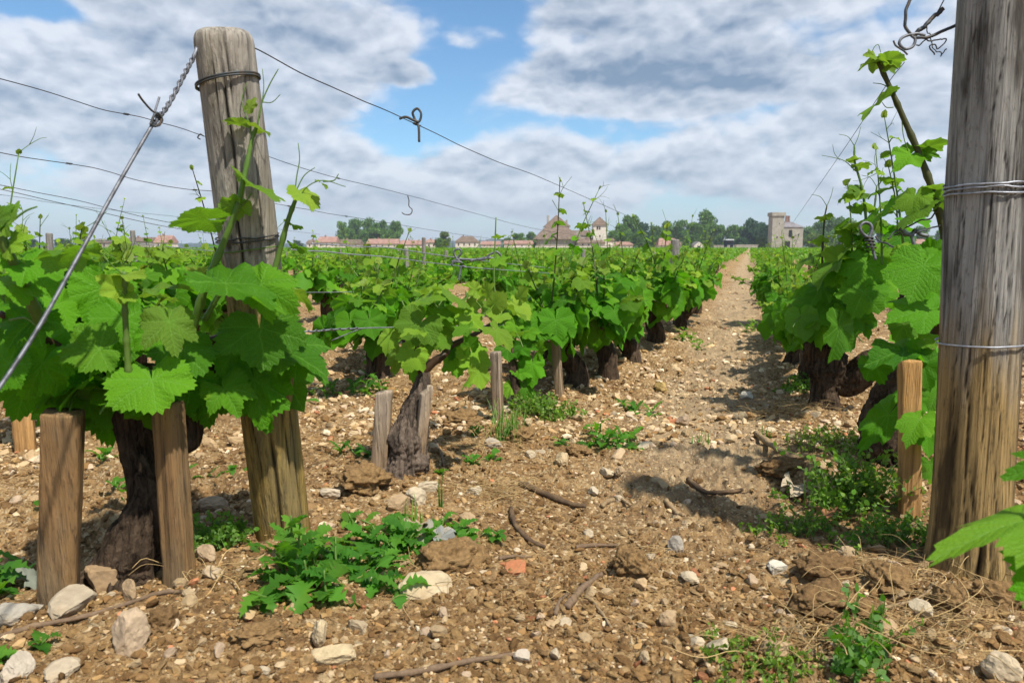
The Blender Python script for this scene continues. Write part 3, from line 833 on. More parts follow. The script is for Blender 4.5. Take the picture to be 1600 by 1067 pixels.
def wire(name, pts, r, mat, label, n=None, kink=.0, seed=0, group=None, cat='wire', barbs=(), smooth_n=8):
    pts = np.asarray(pts, float)
    n = n or smooth_n * len(pts) + 20
    c = spline(pts, n)
    if kink:
        t = np.linspace(0, n * .13, n)
        c = c + (np.stack([fbm(np.stack([t, t * 0 + 3 * k, t * 0 + seed], 1), 3, seed) for k in range(3)], 1) - .5) * kink
    mb = MB(); V, Fs, uv = tube(c, r, 6); mb.add(V, Fs, uv)
    rg = np.random.default_rng(seed + 5)
    o = mb.build(name, mat, None, c[0])
    for q in barbs:                                   # twisted joints in the wire
        k = int(q * (n - 2)); p = c[k]; d = unit(c[k + 1] - p); u = unit(np.cross(d, [.2, .3, 1])); v = np.cross(d, u)
        a = np.linspace(0, 6.28 * 4, 36); L = .016 + 3 * r
        mb = MB(); V, Fs, uv = tube(p + d * ((a / a[-1] - .5) * L)[:, None] + (u * np.cos(a)[:, None] + v * np.sin(a)[:, None]) * r * 2.1, r * .8, 5); mb.add(V, Fs, uv)
        e = p + d * L * .5
        V, Fs, uv = tube(spline([e, e + u * .008 + d * .003, e + u * .013 - d * .004], 6), r * .7, 5); mb.add(V, Fs, uv)
        mb.build('twist_joint', mat, o)
    return tag(o, label, cat, group)

# ================================================================== the two end posts
def phi_of(ax, dirv):
    N = unit(np.cross(ax, [1.0, 0, 0])); N = unit(N - ax * np.dot(N, ax)); B = np.cross(ax, N)
    return math.atan2(np.dot(dirv, B), np.dot(dirv, N)) % (2 * math.pi)
def face_phi(ax, p, q):
    c = unit((CAM - p) * np.array([1, 1, 0]))
    r = unit(np.cross([0, 0, 1.0], c)) * 1.0
    r = -r if np.dot(r, RT) < 0 else r
    return phi_of(ax, r * q + c * math.sqrt(max(0, 1 - q * q)))
def s_at(info, ax, py):
    A, B = info[0], info[1]
    ss = np.linspace(0, info[4], 400); ys = [proj(A + ax * s)[1] for s in ss]
    return float(ss[np.argmin(np.abs(np.array(ys) - py))])

LA = G(444, 832); LA[2] = hdz(LA[0], LA[1])
LB = onrow(346, 44, LA[0] + .01)
axL = unit(LB - LA); LL = np.linalg.norm(LB - LA)
fp = lambda q: face_phi(axL, LA, q)
POST_LEFT, at_L, axL, infL = post('trellis_post', LA, LB, .0475, .0425, M['post_l'],
    'leaning round wooden end post with rounded top and taut wires tied to it', seed=3, dome=.022,
    cracks=[(fp(-.16), .44, .80, .030, .007, .5), (fp(.30), .36, .50, .022, .005, .3), (fp(.08), .70, .84, .018, .004, .3), (fp(-.45), .60, .82, .015, .003, .4), (fp(-.10), -.1, .22, .030, .007, .5),
            (fp(.6), .5, .8, .014, .002, .5), (fp(.45), .1, .4, .014, .0025, .5), (fp(-.6), .1, .5, .014, .0025, .5), (fp(.0), .38, .46, .02, .004, .6), (fp(.7), .0, .3, .014, .0025, .5)],
    knots=[(fp(.22), .508, .011), (fp(-.62), .52, .009)])
sT = s_at(infL, axL, 131)
wrap(POST_LEFT, infL, axL, sT, .0017, M['iron'], (-.009, .002), seed=1, loops=2, pitch=.0032, wob=.001)
wrap(POST_LEFT, infL, axL, s_at(infL, axL, 370), .0012, M['iron'], (-.001, .001), seed=4, loops=1, wob=.007)
wrap(POST_LEFT, infL, axL, s_at(infL, axL, 375), .0012, M['iron'], (-.001, 0), seed=9, loops=1, wob=.003)
wrap(POST_LEFT, infL, axL, s_at(infL, axL, 522), .0013, M['wire_l'], (0, .0), seed=6, loops=1, wob=.002)
# green tendril round the post
wrap(POST_LEFT, infL, axL, s_at(infL, axL, 391), .0010, M['stem'], (-.004, .003), seed=12, loops=1, wob=.004, name='tendril')

RA = G(1512, 886); RA[2] = hdz(RA[0], RA[1])
r_ = ray(1543, 300); RM = CAM + r_ * (RA[1] / r_[1])
axR = unit(RM - RA); RB = RA + axR * 1.02
fpr = lambda q: face_phi(axR, RA, q)
POST_RIGHT, at_R, axR, infR = post('trellis_post', RA, RB, .0575, .0525, M['post_r'],
    'thick upright wooden end post, stained and splintered at its foot', seed=8, dome=.02,
    cracks=[(fpr(-.25), .02, .42, .014, .002, 1.0), (fpr(.1), .2, .9, .010, .0016, .8), (fpr(.45), .0, .7, .012, .002, .9), (fpr(-.55), .1, .9, .010, .0016, .9), (fpr(-.05), -.1, .2, .013, .0035, .9), (fpr(.7), .3, .9, .012, .002, .7),
            (fpr(.26), -.1, .10, .05, .012, .8), (fpr(.58), -.1, .055, .04, .010, .6)],
    flare=.008)
for k, (py, sd, wb) in enumerate(((291, 2, .006), (298, 5, .010), (306, 8, .008))):
    wrap(POST_RIGHT, infR, axR, s_at(infR, axR, py), .0015, M['wire_l'], (.001, 0), seed=sd, wob=wb)
wrap(POST_RIGHT, infR, axR, s_at(infR, axR, 536), .0015, M['wire_l'], (.0, 0), seed=3, wob=.002)

# ================================================================== stakes
def pix_stake(bx, by, tx, ty, wpx, thk, rot, mat, label, seed, top=(0, 0), sink=0):
    A, d = GD(bx, by); A[2] = hdz(A[0], A[1]) - sink
    r = ray(tx, ty); B = CAM + r * (A[1] / r[1])
    c = unit((CAM - A) * np.array([1, 1, 0])); cs, sn = math.cos(rot), math.sin(rot)
    f = np.array([c[0] * cs - c[1] * sn, c[0] * sn + c[1] * cs, 0])
    w = wpx * .84 * d / F
    return stake('wooden_stake', A, B, w, w * thk, f, mat, label, seed, top)
pix_stake(93, 936, 97, 643, 62, .8, R_(-14), M['stake_d'], 'squat square brown stake in front of the big-leaved vine, a stone leaning on its foot', 1)
pix_stake(281, 908, 262, 628, 44, .95, R_(-42), M['stake_d'], 'brown square stake set edge-on against the black trunk of the big-leaved vine', 2)
pix_stake(592, 735, 601, 612, 30, .75, R_(-12), M['stake_g'], 'short worn square stake at a hollow grey vine trunk', 3, (.006, 0))
pix_stake(652, 738, 667, 608, 20, .7, R_(18), M['stake_g'], 'split grey stake pressed against the hollow grey vine trunk', 4, (.02, 0))
pix_stake(779, 655, 774, 549, 19, .8, R_(-25), M['stake_g'], 'pale grey square stake in a tuft of grass', 5)
pix_stake(874, 622, 868, 528, 15, .8, R_(-20), M['stake_g'], 'thin greyish stake under the leaves beside a leaning dark trunk', 6)
pix_stake(1421, 806, 1421, 566, 35, .9, R_(16), M['stake_o'], 'fresh orange-yellow stake beside the thick upright post', 7, (0, .01))
pix_stake(1257, 604, 1254, 552, 11, .9, R_(10), M['stake_g'], 'small pale stake stub leaning on a brown vine trunk', 8)
pix_stake(41, 708, 30, 600, 34, .8, R_(-10), M['stake_o'], 'pale weathered stake half hidden under big dark leaves', 9)
pix_stake(546, 497, 548, 462, 8, .9, R_(5), M['stake_o'], 'tiny brown stake between two dark trunks in a farther row', 10)

# ================================================================== hero vines
SUNH = unit(SUN)
LEAF_SC = 0.78
def hero_leaf(root, bx, by, tx, ty, db, dt, age, mode, width, rg, src=None, N=75, R=5, **k):
    b, t = P(bx, by, db), P(tx, ty, dt)
    b, t = b + (t - b) * (1 - LEAF_SC) * .6, t - (t - b) * (1 - LEAF_SC) * .4
    c = unit(CAM - (b + t) / 2)
    nz = .16 if mode != 'e' else .04
    n = {'f': c * .8 + np.array([0, 0, .55]), 'u': c * .35 + np.array([0, 0, 1.0]), 'e': -c * .06 + np.array([0, 0, 1.0]), 'b': -c * .45 + np.array([0, 0, 1.0]), 's': c * .55 + RT * .8 + np.array([0, 0, .4]),
         'l': c * .6 - RT * .7 + np.array([0, 0, .4])}[mode] + rg.normal(0, nz, 3)
    mb = MB()
    kk = dict(fold=rg.uniform(.05, .40), droop=rg.uniform(.2, .65), wav=rg.uniform(.045, .10), tooth=.05); kk.update(k)
    put_leaf(mb, b, t - b, n, np.linalg.norm(t - b), age, rg, N, R, width, **kk)
    if src is not None:
        s = P(*src); mid = (s + b) / 2 + np.array([0, 0, .012])
        V, Fs, uv = tube(spline([s, mid, b], 9), .0021 * np.linspace(1.1, .8, 9), 7); mb.add(V, Fs, uv, (0, 0, 0), mi=1)
    mb.build('leaf', [M['leaf'], M['stem']], root)
def hero_shoot(root, pts, r0, r1, red=0.0, nodes=6):
    """a shoot drawn through pixel points (x, y, depth); swollen at its nodes"""
    q = spline([P(*p) for p in pts], 40)
    rad = np.linspace(r0, r1, 40)
    rad = rad * (1 + .28 * np.exp(-((np.linspace(0, nodes, 40) % 1 - .5) / .10) ** 2))
    mb = MB(); V, Fs, uv = tube(q, rad, 9); mb.add(V, Fs, uv, (0, 0, red))
    o = mb.build('shoot', M['stem'], root)
    return o, q
def sub_tendrils(sh, items, red=0.0):
    rg = np.random.default_rng(len(items) * 7 + 1)
    for pts, r in items:
        mb = MB(); q = spline([P(*p) for p in pts], 16)
        V, Fs, uv = tube(q, np.linspace(r, r * .55, 16), 5); mb.add(V, Fs, uv, (0, 0, red)); mb.build('tendril', M['stem'], sh)
def fill_leaves(root, rg, n, rect, d0, d1, s0, s1, age0, age1, N=37, R=3, name='foliage', avoid=None, down=(5, 75)):
    """background leaves of a hero vine, spread through the crown's volume"""
    mb = MB()
    for _ in range(n):
        for _t in range(20):
            px, py = rg.uniform(rect[0], rect[2]), rg.uniform(rect[1], rect[3])
            if avoid is None or avoid(px, py): break
        d = rg.uniform(d0, d1); b = P(px, py, d)
        az = rg.uniform(0, 6.28); s = np.array([math.cos(az), math.sin(az), 0]); a = R_(rg.uniform(*down))
        t = s * math.cos(a) - np.array([0, 0, math.sin(a)]); nn = s * math.sin(a) + np.array([0, 0, math.cos(a)]) + rg.normal(0, .3, 3)
        size = rg.uniform(s0, s1)
        put_leaf(mb, b, t, nn, size, rg.uniform(age0, age1), rg, N, R, rg.uniform(.9, 1.1), fold=rg.uniform(.05, .35), droop=rg.uniform(.1, .5), wav=rg.uniform(.03, .08))
        e = b - s * .04 - np.array([0, 0, .03])
        V, Fs, uv = tube(spline([e, (e + b) / 2 + [0, 0, .006], b], 5), .0016, 5, cap=False); mb.add(V, Fs, uv, (0, 0, 0), mi=1)
    return mb.build(name, [M['leaf'], M['stem']], root)
def hero_trunk(root, pts, rpx, seed, n=72, m=110, gn=.55, strip=.22, mat=None, name='trunk'):
    mb = MB()
    q = [P(*p) for p in pts]; rad = [r * p[2] / F for r, p in zip(rpx, pts)]
    trunk_geo(mb, q, rad, n, m, seed, gn, strip * 1.15)
    return mb.build(name, mat or M['bark'], root)
def hero_cane(root, pts, rpx, name='cane'):
    mb = MB(); q = spline([P(*p) for p in pts], 20); rad = spline(np.array([[r * p[2] / F] for r, p in zip(rpx, pts)]), 20)[:, 0]
    V, Fs, uv = tube(q, rad, 9, noise=.35, nscale=60); mb.add(V, Fs, uv, (0, 0, 1)); mb.build(name, M['cane'], root)
def vine_root(bx, by, label, group=None):
    p, d = GD(bx, by)
    return empty('grapevine', p, label, 'grapevine', group), d

# ---- V1: the big-leaved vine by the leaning post
V1, d1 = vine_root(203, 900, 'big-leaved grapevine with twisted dark trunk between two brown stakes, at the leaning post')
rg = np.random.default_rng(101)
hero_trunk(V1, [(188, 925, d1), (203, 880, d1 - .0), (226, 815, d1 - .01), (232, 760, d1 - .01), (214, 705, d1), (216, 650, d1), (232, 600, d1), (240, 570, d1)], [62, 46, 36, 27, 25, 33, 30, 14], 5)
hero_trunk(V1, [(250, 640, d1 + .03), (290, 690, d1 + .04), (300, 640, d1 + .05), (330, 560, d1 + .07)], [22, 18, 18, 10], 9, 40, 50, name='arm')
hero_cane(V1, [(235, 610, d1 - .01), (150, 570, d1 - .05), (70, 530, d1 - .1), (0, 490, d1 - .17)], [9, 7, 6, 5])
hero_cane(V1, [(240, 605, d1), (300, 545, d1 + .02), (370, 520, d1 + .03), (430, 500, d1 + .06)], [9, 8, 6, 4])
shA, qa = hero_shoot(V1, [(300, 520, 1.15), (322, 445, 1.12), (345, 390, 1.11), (370, 325, 1.10), (384, 265, 1.10), (394, 218, 1.10), (402, 196, 1.10)], .0062, .0024, nodes=5)
sub_tendrils(shA, [([(394, 218, 1.1), (388, 190, 1.1), (378, 160, 1.1), (385, 130, 1.1)], .0011), ([(402, 200, 1.1), (408, 165, 1.1), (420, 135, 1.1), (435, 108, 1.1)], .0014), ([(410, 160, 1.1), (425, 160, 1.1), (438, 148, 1.1)], .0009), ([(405, 185, 1.1), (412, 140, 1.1), (410, 108, 1.1)], .0010),
                   ([(371, 327, 1.1), (384, 316, 1.1), (393, 302, 1.1)], .0018)])
shB, qb = hero_shoot(V1, [(405, 500, 1.2), (420, 455, 1.18), (435, 400, 1.17), (450, 345, 1.16), (462, 312, 1.16)], .0058, .0032, nodes=4)
sub_tendrils(shB, [([(460, 318, 1.16), (463, 280, 1.16), (468, 250, 1.16), (466, 224, 1.16)], .0012), ([(462, 300, 1.16), (475, 275, 1.16), (492, 262, 1.16)], .0011), ([(466, 312, 1.16), (480, 292, 1.16), (505, 282, 1.16), (540, 292, 1.16)], .0011), ([(505, 284, 1.16), (522, 282, 1.16), (529, 272, 1.16)], .0013)])
shC, qc = hero_shoot(V1, [(62, 505, 1.0), (48, 468, .98), (28, 425, .95), (8, 385, .93), (-14, 350, .92)], .0075, .005, red=.15, nodes=3)
sub_tendrils(shC, [([(0, 362, .93), (20, 345, .93), (40, 330, .93), (58, 323, .93)], .0019), ([(15, 500, .98), (40, 497, .97), (60, 510, .97), (74, 498, .97), (68, 485, .97)], .0015)])
shD, qd = hero_shoot(V1, [(202, 600, 1.04), (198, 540, 1.03), (195, 480, 1.02), (194, 425, 1.01)], .0046, .0034, red=.15, nodes=4)
shE, qe = hero_shoot(V1, [(320, 500, 1.16), (345, 455, 1.15), (358, 440, 1.14)], .0045, .003)
sub_tendrils(shD, [([(194, 430, 1.01), (175, 415, 1.0), (163, 400, 1.0), (162, 390, 1.0)], .0010)])
L1 = [  # base x,y  tip x,y  depth base, tip, age, mode, width
 (166, 545, 82, 552, 1.03, 1.00, .22, 'f', 1.10), (236, 584, 245, 652, 1.04, 1.00, .12, 'f', 1.28), (405, 504, 410, 572, 1.14, 1.09, .16, 'f', 1.28),
 (262, 495, 276, 556, 1.05, 1.02, .72, 'f', .95), (395, 582, 412, 668, 1.17, 1.15, .05, 'f', .80), (346, 602, 376, 648, 1.13, 1.10, .12, 'f', 1.0),
 (432, 545, 510, 566, 1.2, 1.16, .08, 'u', .95), (338, 438, 440, 478, 1.08, 1.04, .10, 'u', .66), (400, 440, 458, 474, 1.10, 1.06, .12, 'f', .75),
 (452, 448, 503, 482, 1.17, 1.15, .62, 'b', .95), (334, 343, 246, 346, 1.08, 1.04, .32, 'b', .72), (128, 394, 30, 392, .95, .90, .30, 'b', .70),
 (36, 408, 90, 458, .95, .93, .05, 'f', .62), (190, 456, 148, 428, 1.01, .98, .62, 'f', .80), (190, 430, 226, 428, 1.01, .99, .7, 'u', .6), (198, 462, 214, 470, 1.01, 1.0, .6, 'u', .9),
 (2, 440, 44, 476, .95, .93, .10, 'f', 1.0), (72, 556, 30, 640, 1.03, 1.02, .03, 'f', .82), (128, 585, 112, 690, 1.13, 1.12, .0, 'f', .85),
 (172, 600, 160, 690, 1.14, 1.12, .0, 'f', .9), (62, 488, 0, 545, 1.0, .97, .04, 'f', .9), (160, 440, 140, 520, 1.12, 1.10, .06, 'f', 1.0), (188, 490, 225, 560, 1.10, 1.08, .08, 'f', .9),
 (300, 590, 290, 650, 1.14, 1.12, .0, 'f', 1.1), (355, 548, 395, 590, 1.19, 1.17, .03, 'u', 1.0), (280, 540, 330, 590, 1.1, 1.06, .10, 'f', .9),
 (372, 318, 340, 345, 1.1, 1.12, .5, 'b', .8), (390, 290, 444, 316, 1.10, 1.06, .48, 'b', .75), (378, 196, 344, 186, 1.1, 1.08, .62, 'b', .75), (398, 200, 428, 205, 1.1, 1.09, .8, 'b', .8), (388, 170, 400, 150, 1.1, 1.1, .95, 'f', .6),
 (470, 300, 492, 328, 1.16, 1.14, .68, 'b', 1.1), (462, 384, 494, 396, 1.17, 1.2, .3, 'u', .8), (455, 352, 474, 350, 1.17, 1.16, .4, 'b', .9), (500, 285, 512, 292, 1.16, 1.15, .8, 'b', .9),
 (240, 455, 300, 440, 1.12, 1.14, .5, 'u', .6), (310, 440, 322, 415, 1.13, 1.12, .95, 'f', .9), (305, 432, 290, 415, 1.13, 1.12, .95, 'f', .8),
 (85, 470, 120, 520, 1.03, 1.02, .08, 'f', .9), (110, 510, 70, 560, 1.08, 1.06, .05, 'f', 1.0), (5, 350, 28, 330, .93, .91, .6, 'f', 1.1), (12, 385, 45, 360, .93, .92, .45, 'f', .9), (-8, 350, 10, 315, .93, .92, .55, 'f', .8),
 (318, 610, 300, 660, 1.16, 1.15, .0, 'f', .9), (240, 520, 205, 545, 1.1, 1.08, .05, 'f', 1.0), (430, 590, 440, 640, 1.2, 1.19, .02, 'f', .8), (20, 560, -20, 620, 1.0, .98, .02, 'f', .9),
 (118, 575, 92, 706, 1.14, 1.13, .0, 'f', .72), (168, 595, 178, 706, 1.15, 1.14, .0, 'f', .62), (52, 560, 18, 668, 1.04, 1.03, .02, 'f', .7), (398, 590, 420, 690, 1.18, 1.17, .03, 'f', .62), (330, 600, 322, 676, 1.17, 1.16, .0, 'f', .8), (455, 540, 520, 590, 1.22, 1.19, .08, 'u', .7)]
for q in L1: hero_leaf(V1, *q[:9], rg)
fill_leaves(V1, rg, 14, (60, 500, 250, 620), 1.08, 1.26, .055, .08, 0, .15, 37, 3)
fill_leaves(V1, rg, 7, (340, 500, 440, 600), 1.18, 1.34, .055, .075, 0, .2, 37, 3, avoid=lambda x, y: not (395 < x < 480 and y < 460))

LEAF_SC = 1.0
# ---- corner leaves of a vine just beside the camera
VC = empty('grapevine', G(1760, 1000), 'grapevine of which only a few blurred leaves poke in beside the thick post', 'grapevine')
rg = np.random.default_rng(55)
hero_shoot(VC, [(1790, 1060, .60), (1720, 900, .60), (1660, 800, .60), (1640, 700, .62)], .004, .003)
hero_leaf(VC, 1660, 798, 1464, 830, .63, .60, .30, 'e', .30, rg, (1690, 815, .61), droop=.3, fold=.05, wav=.015)
hero_leaf(VC, 1668, 722, 1588, 732, .66, .65, .08, 'f', .55, rg, (1690, 760, .62))
hero_leaf(VC, 1672, 900, 1600, 930, .62, .61, .0, 'f', 1.1, rg, (1690, 860, .61))
VCp = np.array(VC.location); hero_trunk(VC, [(1800, 1075, .62), (1798, 1040, .62), (1792, 1000, .62)], [20, 16, 12], 3, 30, 20)

LEAF_SC = 0.72
# ---- V2: pale vine with a hollow grey trunk
V2, d2 = vine_root(636, 735, 'pale green grapevine on a hollow grey trunk with two short stakes')
rg = np.random.default_rng(202)
mv = mat_bark(); mv.name = 'grey_vine_bark'
for nd in mv.node_tree.nodes:
    if nd.type == 'MIX':
        for s_ in (nd.inputs[6], nd.inputs[7]):
            if not s_.is_linked: c_ = s_.default_value; s_.default_value = (min(c_[0] * 1.7 + .012, .5), min(c_[1] * 1.85 + .010, .5), min(c_[2] * 2.1 + .009, .5), 1)
hero_trunk(V2, [(630, 745, d2), (636, 712, d2), (640, 676, d2), (646, 648, d2), (656, 620, d2), (662, 592, d2), (664, 576, d2)], [35, 31, 27, 21, 15, 11, 6], 15, 80, 120, .8, .22, mv)
hero_cane(V2, [(662, 582, d2), (676, 566, d2), (692, 556, d2), (704, 541, d2 + .02), (735, 526, d2 + .04), (770, 505, d2 + .08)], [8, 7, 6, 5, 4, 3])
hero_cane(V2, [(660, 585, d2), (652, 560, d2 - .02), (650, 535, d2 - .03), (655, 500, d2)], [6, 5, 4, 3])
for pts, r in (([(735, 526, 1.78), (733, 490, 1.78), (728, 455, 1.78)], .0032), ([(652, 535, 1.71), (640, 500, 1.70), (628, 470, 1.7)], .003), ([(700, 541, 1.76), (697, 500, 1.76), (690, 460, 1.76)], .003), ([(770, 505, 1.82), (778, 480, 1.82), (772, 440, 1.82), (775, 340, 1.82)], .0026)):
    hero_shoot(V2, pts, r, r * .6)
LV2 = [(664, 495, 632, 543, .45, 'f', 1.25), (672, 515, 703, 541, .42, 'f', 1.1), (662, 521, 668, 557, .55, 'f', .85), (649, 544, 633, 580, .42, 'f', 1.1), (626, 550, 613, 588, .62, 'f', .85), (738, 512, 706, 520, .25, 'u', 1.1),
 (713, 551, 713, 594, .12, 'f', 1.0), (735, 546, 752, 592, .35, 'f', .95), (769, 512, 808, 545, .55, 'u', .75), (795, 484, 826, 496, .55, 'b', .9), (690, 452, 742, 477, .55, 'b', .85), (669, 461, 624, 484, .5, 'b', .8), (682, 484, 713, 500, .32, 'u', .8),
 (787, 470, 750, 485, .45, 'u', .9), (720, 470, 745, 455, .6, 'u', .9), (745, 455, 728, 440, .7, 'f', .9), (660, 470, 700, 462, .4, 'u', .8), (690, 490, 735, 497, .3, 'f', .8), (725, 490, 755, 512, .4, 'f', .9), (640, 480, 660, 500, .5, 'f', .8),
 (650, 556, 645, 600, .2, 'f', .8), (720, 540, 700, 560, .1, 'f', .8), (770, 478, 790, 455, .7, 'f', .9), (760, 460, 772, 440, .75, 'f', .9), (810, 468, 822, 448, .6, 'f', .9), (748, 575, 752, 610, .5, 'f', .8), (610, 520, 600, 555, .5, 'f', .8), (735, 545, 730, 520, .15, 'f', .9),
 (776, 372, 786, 365, .6, 'b', .9), (774, 405, 790, 412, .3, 'f', .9), (655, 520, 620, 520, .5, 'u', .8), (700, 445, 665, 452, .5, 'u', .7)]
for q in LV2:
    dd = rg.uniform(1.62, 1.80); hero_leaf(V2, *q[:4], dd, dd - .03, q[4], q[5], q[6], rg, N=45, R=4)
fill_leaves(V2, rg, 12, (620, 440, 820, 530), 1.76, 1.98, .038, .055, .25, .6, 33, 2)

# ---- V2b: young vine in the grass tuft
V2b, d2b = vine_root(803, 640, 'young bluish grapevine behind the pale stake in the grass tuft')
rg = np.random.default_rng(210)
hero_trunk(V2b, [(806, 655, d2b), (806, 610, d2b), (800, 560, d2b), (797, 520, d2b)], [9, 7, 6, 4], 18, 24, 40, .5, .2)
for pts, r in (([(806, 640, d2b), (800, 590, d2b), (806, 530, d2b), (812, 470, d2b)], .003), ([(806, 640, d2b), (826, 590, d2b), (840, 545, d2b)], .0022), ([(800, 630, d2b), (770, 600, d2b), (745, 585, d2b)], .0024)):
    hero_shoot(V2b, pts, r, r * .55)
for q in [(787, 542, 822, 562, .0, 'f', .85), (832, 560, 832, 610, .0, 'f', .8), (808, 575, 835, 590, .05, 'f', .8), (806, 545, 845, 540, .0, 'f', .8), (745, 588, 712, 610, .3, 'u', .6), (812, 480, 835, 495, .2, 'f', .9), (806, 505, 790, 525, .15, 'f', .9), (800, 600, 790, 625, .3, 'f', .7),
          (822, 520, 845, 515, .1, 'f', .9), (815, 470, 795, 455, .3, 'f', .9), (840, 548, 850, 530, .2, 'f', .9), (818, 600, 830, 636, .1, 'f', .7), (786, 600, 775, 620, .4, 'f', .7)]:
    hero_leaf(V2b, *q[:4], d2b, d2b - .03, q[4], q[5], q[6], rg, N=41, R=3)
fill_leaves(V2b, rg, 9, (785, 460, 845, 520), d2b, d2b + .2, .05, .075, .0, .3, 33, 2)

# ---- R2: dark forked trunk on the far side of the path
VR2, dr2 = vine_root(1290, 640, 'grapevine with a black forked trunk, its leaves hanging beside the orange stake')
rg = np.random.default_rng(303)
hero_trunk(VR2, [(1288, 655, dr2), (1289, 610, dr2), (1292, 575, dr2), (1286, 540, dr2), (1284, 505, dr2), (1290, 480, dr2)], [21, 20, 27, 26, 17, 8], 25, 60, 90, .7, .25)
hero_trunk(VR2, [(1300, 592, dr2), (1330, 596, dr2 - .03), (1352, 574, dr2 - .06), (1372, 558, dr2 - .10), (1395, 545, dr2 - .15)], [22, 19, 19, 15, 7], 26, 44, 60, .8, .25, name='arm')
hero_cane(VR2, [(1290, 490, dr2), (1320, 478, dr2 - .05), (1350, 470, dr2 - .1), (1385, 462, dr2 - .2)], [8, 6, 5, 4])
for pts, r, red in (([(1352, 470, 2.25), (1356, 400, 2.2), (1352, 330, 2.2), (1346, 290, 2.2), (1336, 255, 2.2), (1335, 228, 2.2)], .0052, 0), ([(1284, 500, 2.35), (1285, 400, 2.3), (1288, 345, 2.3), (1292, 322, 2.3)], .0040, .8), ([(1345, 470, 2.25), (1360, 370, 2.2), (1367, 320, 2.2), (1370, 292, 2.2)], .0045, .3), ([(1310, 480, 2.3), (1320, 420, 2.3), (1316, 370, 2.3)], .004, .2)):
    s_, q_ = hero_shoot(VR2, pts, r, r * .5, red)
    e = pts[-1]
    sub_tendrils(s_, [([e, (e[0] - 10, e[1] - 14, e[2]), (e[0] - 24, e[1] - 18, e[2])], .0012), ([e, (e[0] + 6, e[1] - 14, e[2]), (e[0] + 10, e[1] - 30, e[2])], .0012)])
sub_tendrils(s_, [([(1337, 268, 2.2), (1320, 252, 2.2), (1300, 246, 2.2), (1284, 243, 2.2)], .0014), ([(1312, 250, 2.2), (1304, 240, 2.2), (1301, 226, 2.2)], .0011)])
LR2 = [(1357, 404, 1332, 451, 2.12, .06, 'f', 1.1), (1354, 447, 1326, 500, 2.10, .08, 'f', 1.05), (1320, 405, 1262, 432, 2.2, .42, 'b', .85), (1306, 458, 1242, 508, 2.25, .10, 'f', .9), (1310, 498, 1308, 572, 2.1, .10, 's', .85), (1340, 360, 1303, 352, 2.2, .5, 'b', 1.0),
 (1345, 378, 1300, 395, 2.2, .5, 'b', .8), (1330, 418, 1285, 440, 2.2, .12, 'u', .9), (1290, 445, 1262, 470, 2.25, .1, 'u', .9), (1362, 395, 1398, 420, 2.2, .2, 'f', .9), (1370, 450, 1382, 490, 2.15, .05, 'f', .9), (1300, 480, 1270, 540, 2.25, .05, 'f', .9),
 (1280, 470, 1248, 540, 2.3, .1, 'f', .9), (1325, 480, 1330, 535, 2.2, .03, 'f', .9), (1340, 490, 1362, 530, 2.2, .05, 'f', .8), (1352, 320, 1388, 335, 2.2, .55, 'b', .8), (1348, 300, 1322, 296, 2.2, .6, 'f', .8), (1338, 262, 1367, 252, 2.2, .6, 'b', .8), (1336, 250, 1322, 243, 2.2, .7, 'b', .8),
 (1366, 330, 1402, 312, 2.2, .55, 'u', .7), (1366, 345, 1392, 362, 2.2, .6, 'f', .7), (1340, 300, 1318, 318, 2.2, .6, 'f', .6), (1286, 380, 1262, 372, 2.3, .5, 'b', .7), (1288, 345, 1272, 336, 2.3, .7, 'b', .7), (1290, 340, 1304, 332, 2.3, .7, 'b', .7), (1330, 375, 1316, 352, 2.2, .4, 'f', .9), (1310, 410, 1290, 380, 2.25, .5, 'b', .9), (1385, 455, 1352, 470, 2.1, .05, 'u', .9),
 (1270, 400, 1240, 415, 2.3, .5, 'b', .8), (1258, 470, 1232, 490, 2.3, .4, 'u', .8), (1350, 420, 1376, 400, 2.15, .2, 'f', .9), (1335, 395, 1345, 430, 2.18, .15, 'f', .9), (1300, 425, 1320, 455, 2.2, .15, 'f', 1.0)]
for q in LR2: hero_leaf(VR2, *q[:4], q[4], q[4] - .03, q[5], q[6], q[7], rg, N=45, R=4)
fill_leaves(VR2, rg, 13, (1250, 400, 1400, 530), 2.2, 2.55, .05, .075, .0, .35, 33, 2)

for px, py, dd, L in ((1330, 432, 2.2, .27), (1378, 420, 2.1, .30), (1400, 400, 2.1, .24), (1412, 385, 2.0, .30)):
    mbl, mbs = MB(), MB()
    grow_shoot(P(px, py, dd), np.array([rg.normal(0, .12), rg.normal(0, .12), 1.0]), L, rg, 1, mbl, mbs, s0=.058, s1=.018, step=.045, r0=.0036)
    s_ = mbs.build('shoot', M['stem'], VR2); mbl.build('foliage', M['leaf'], s_)
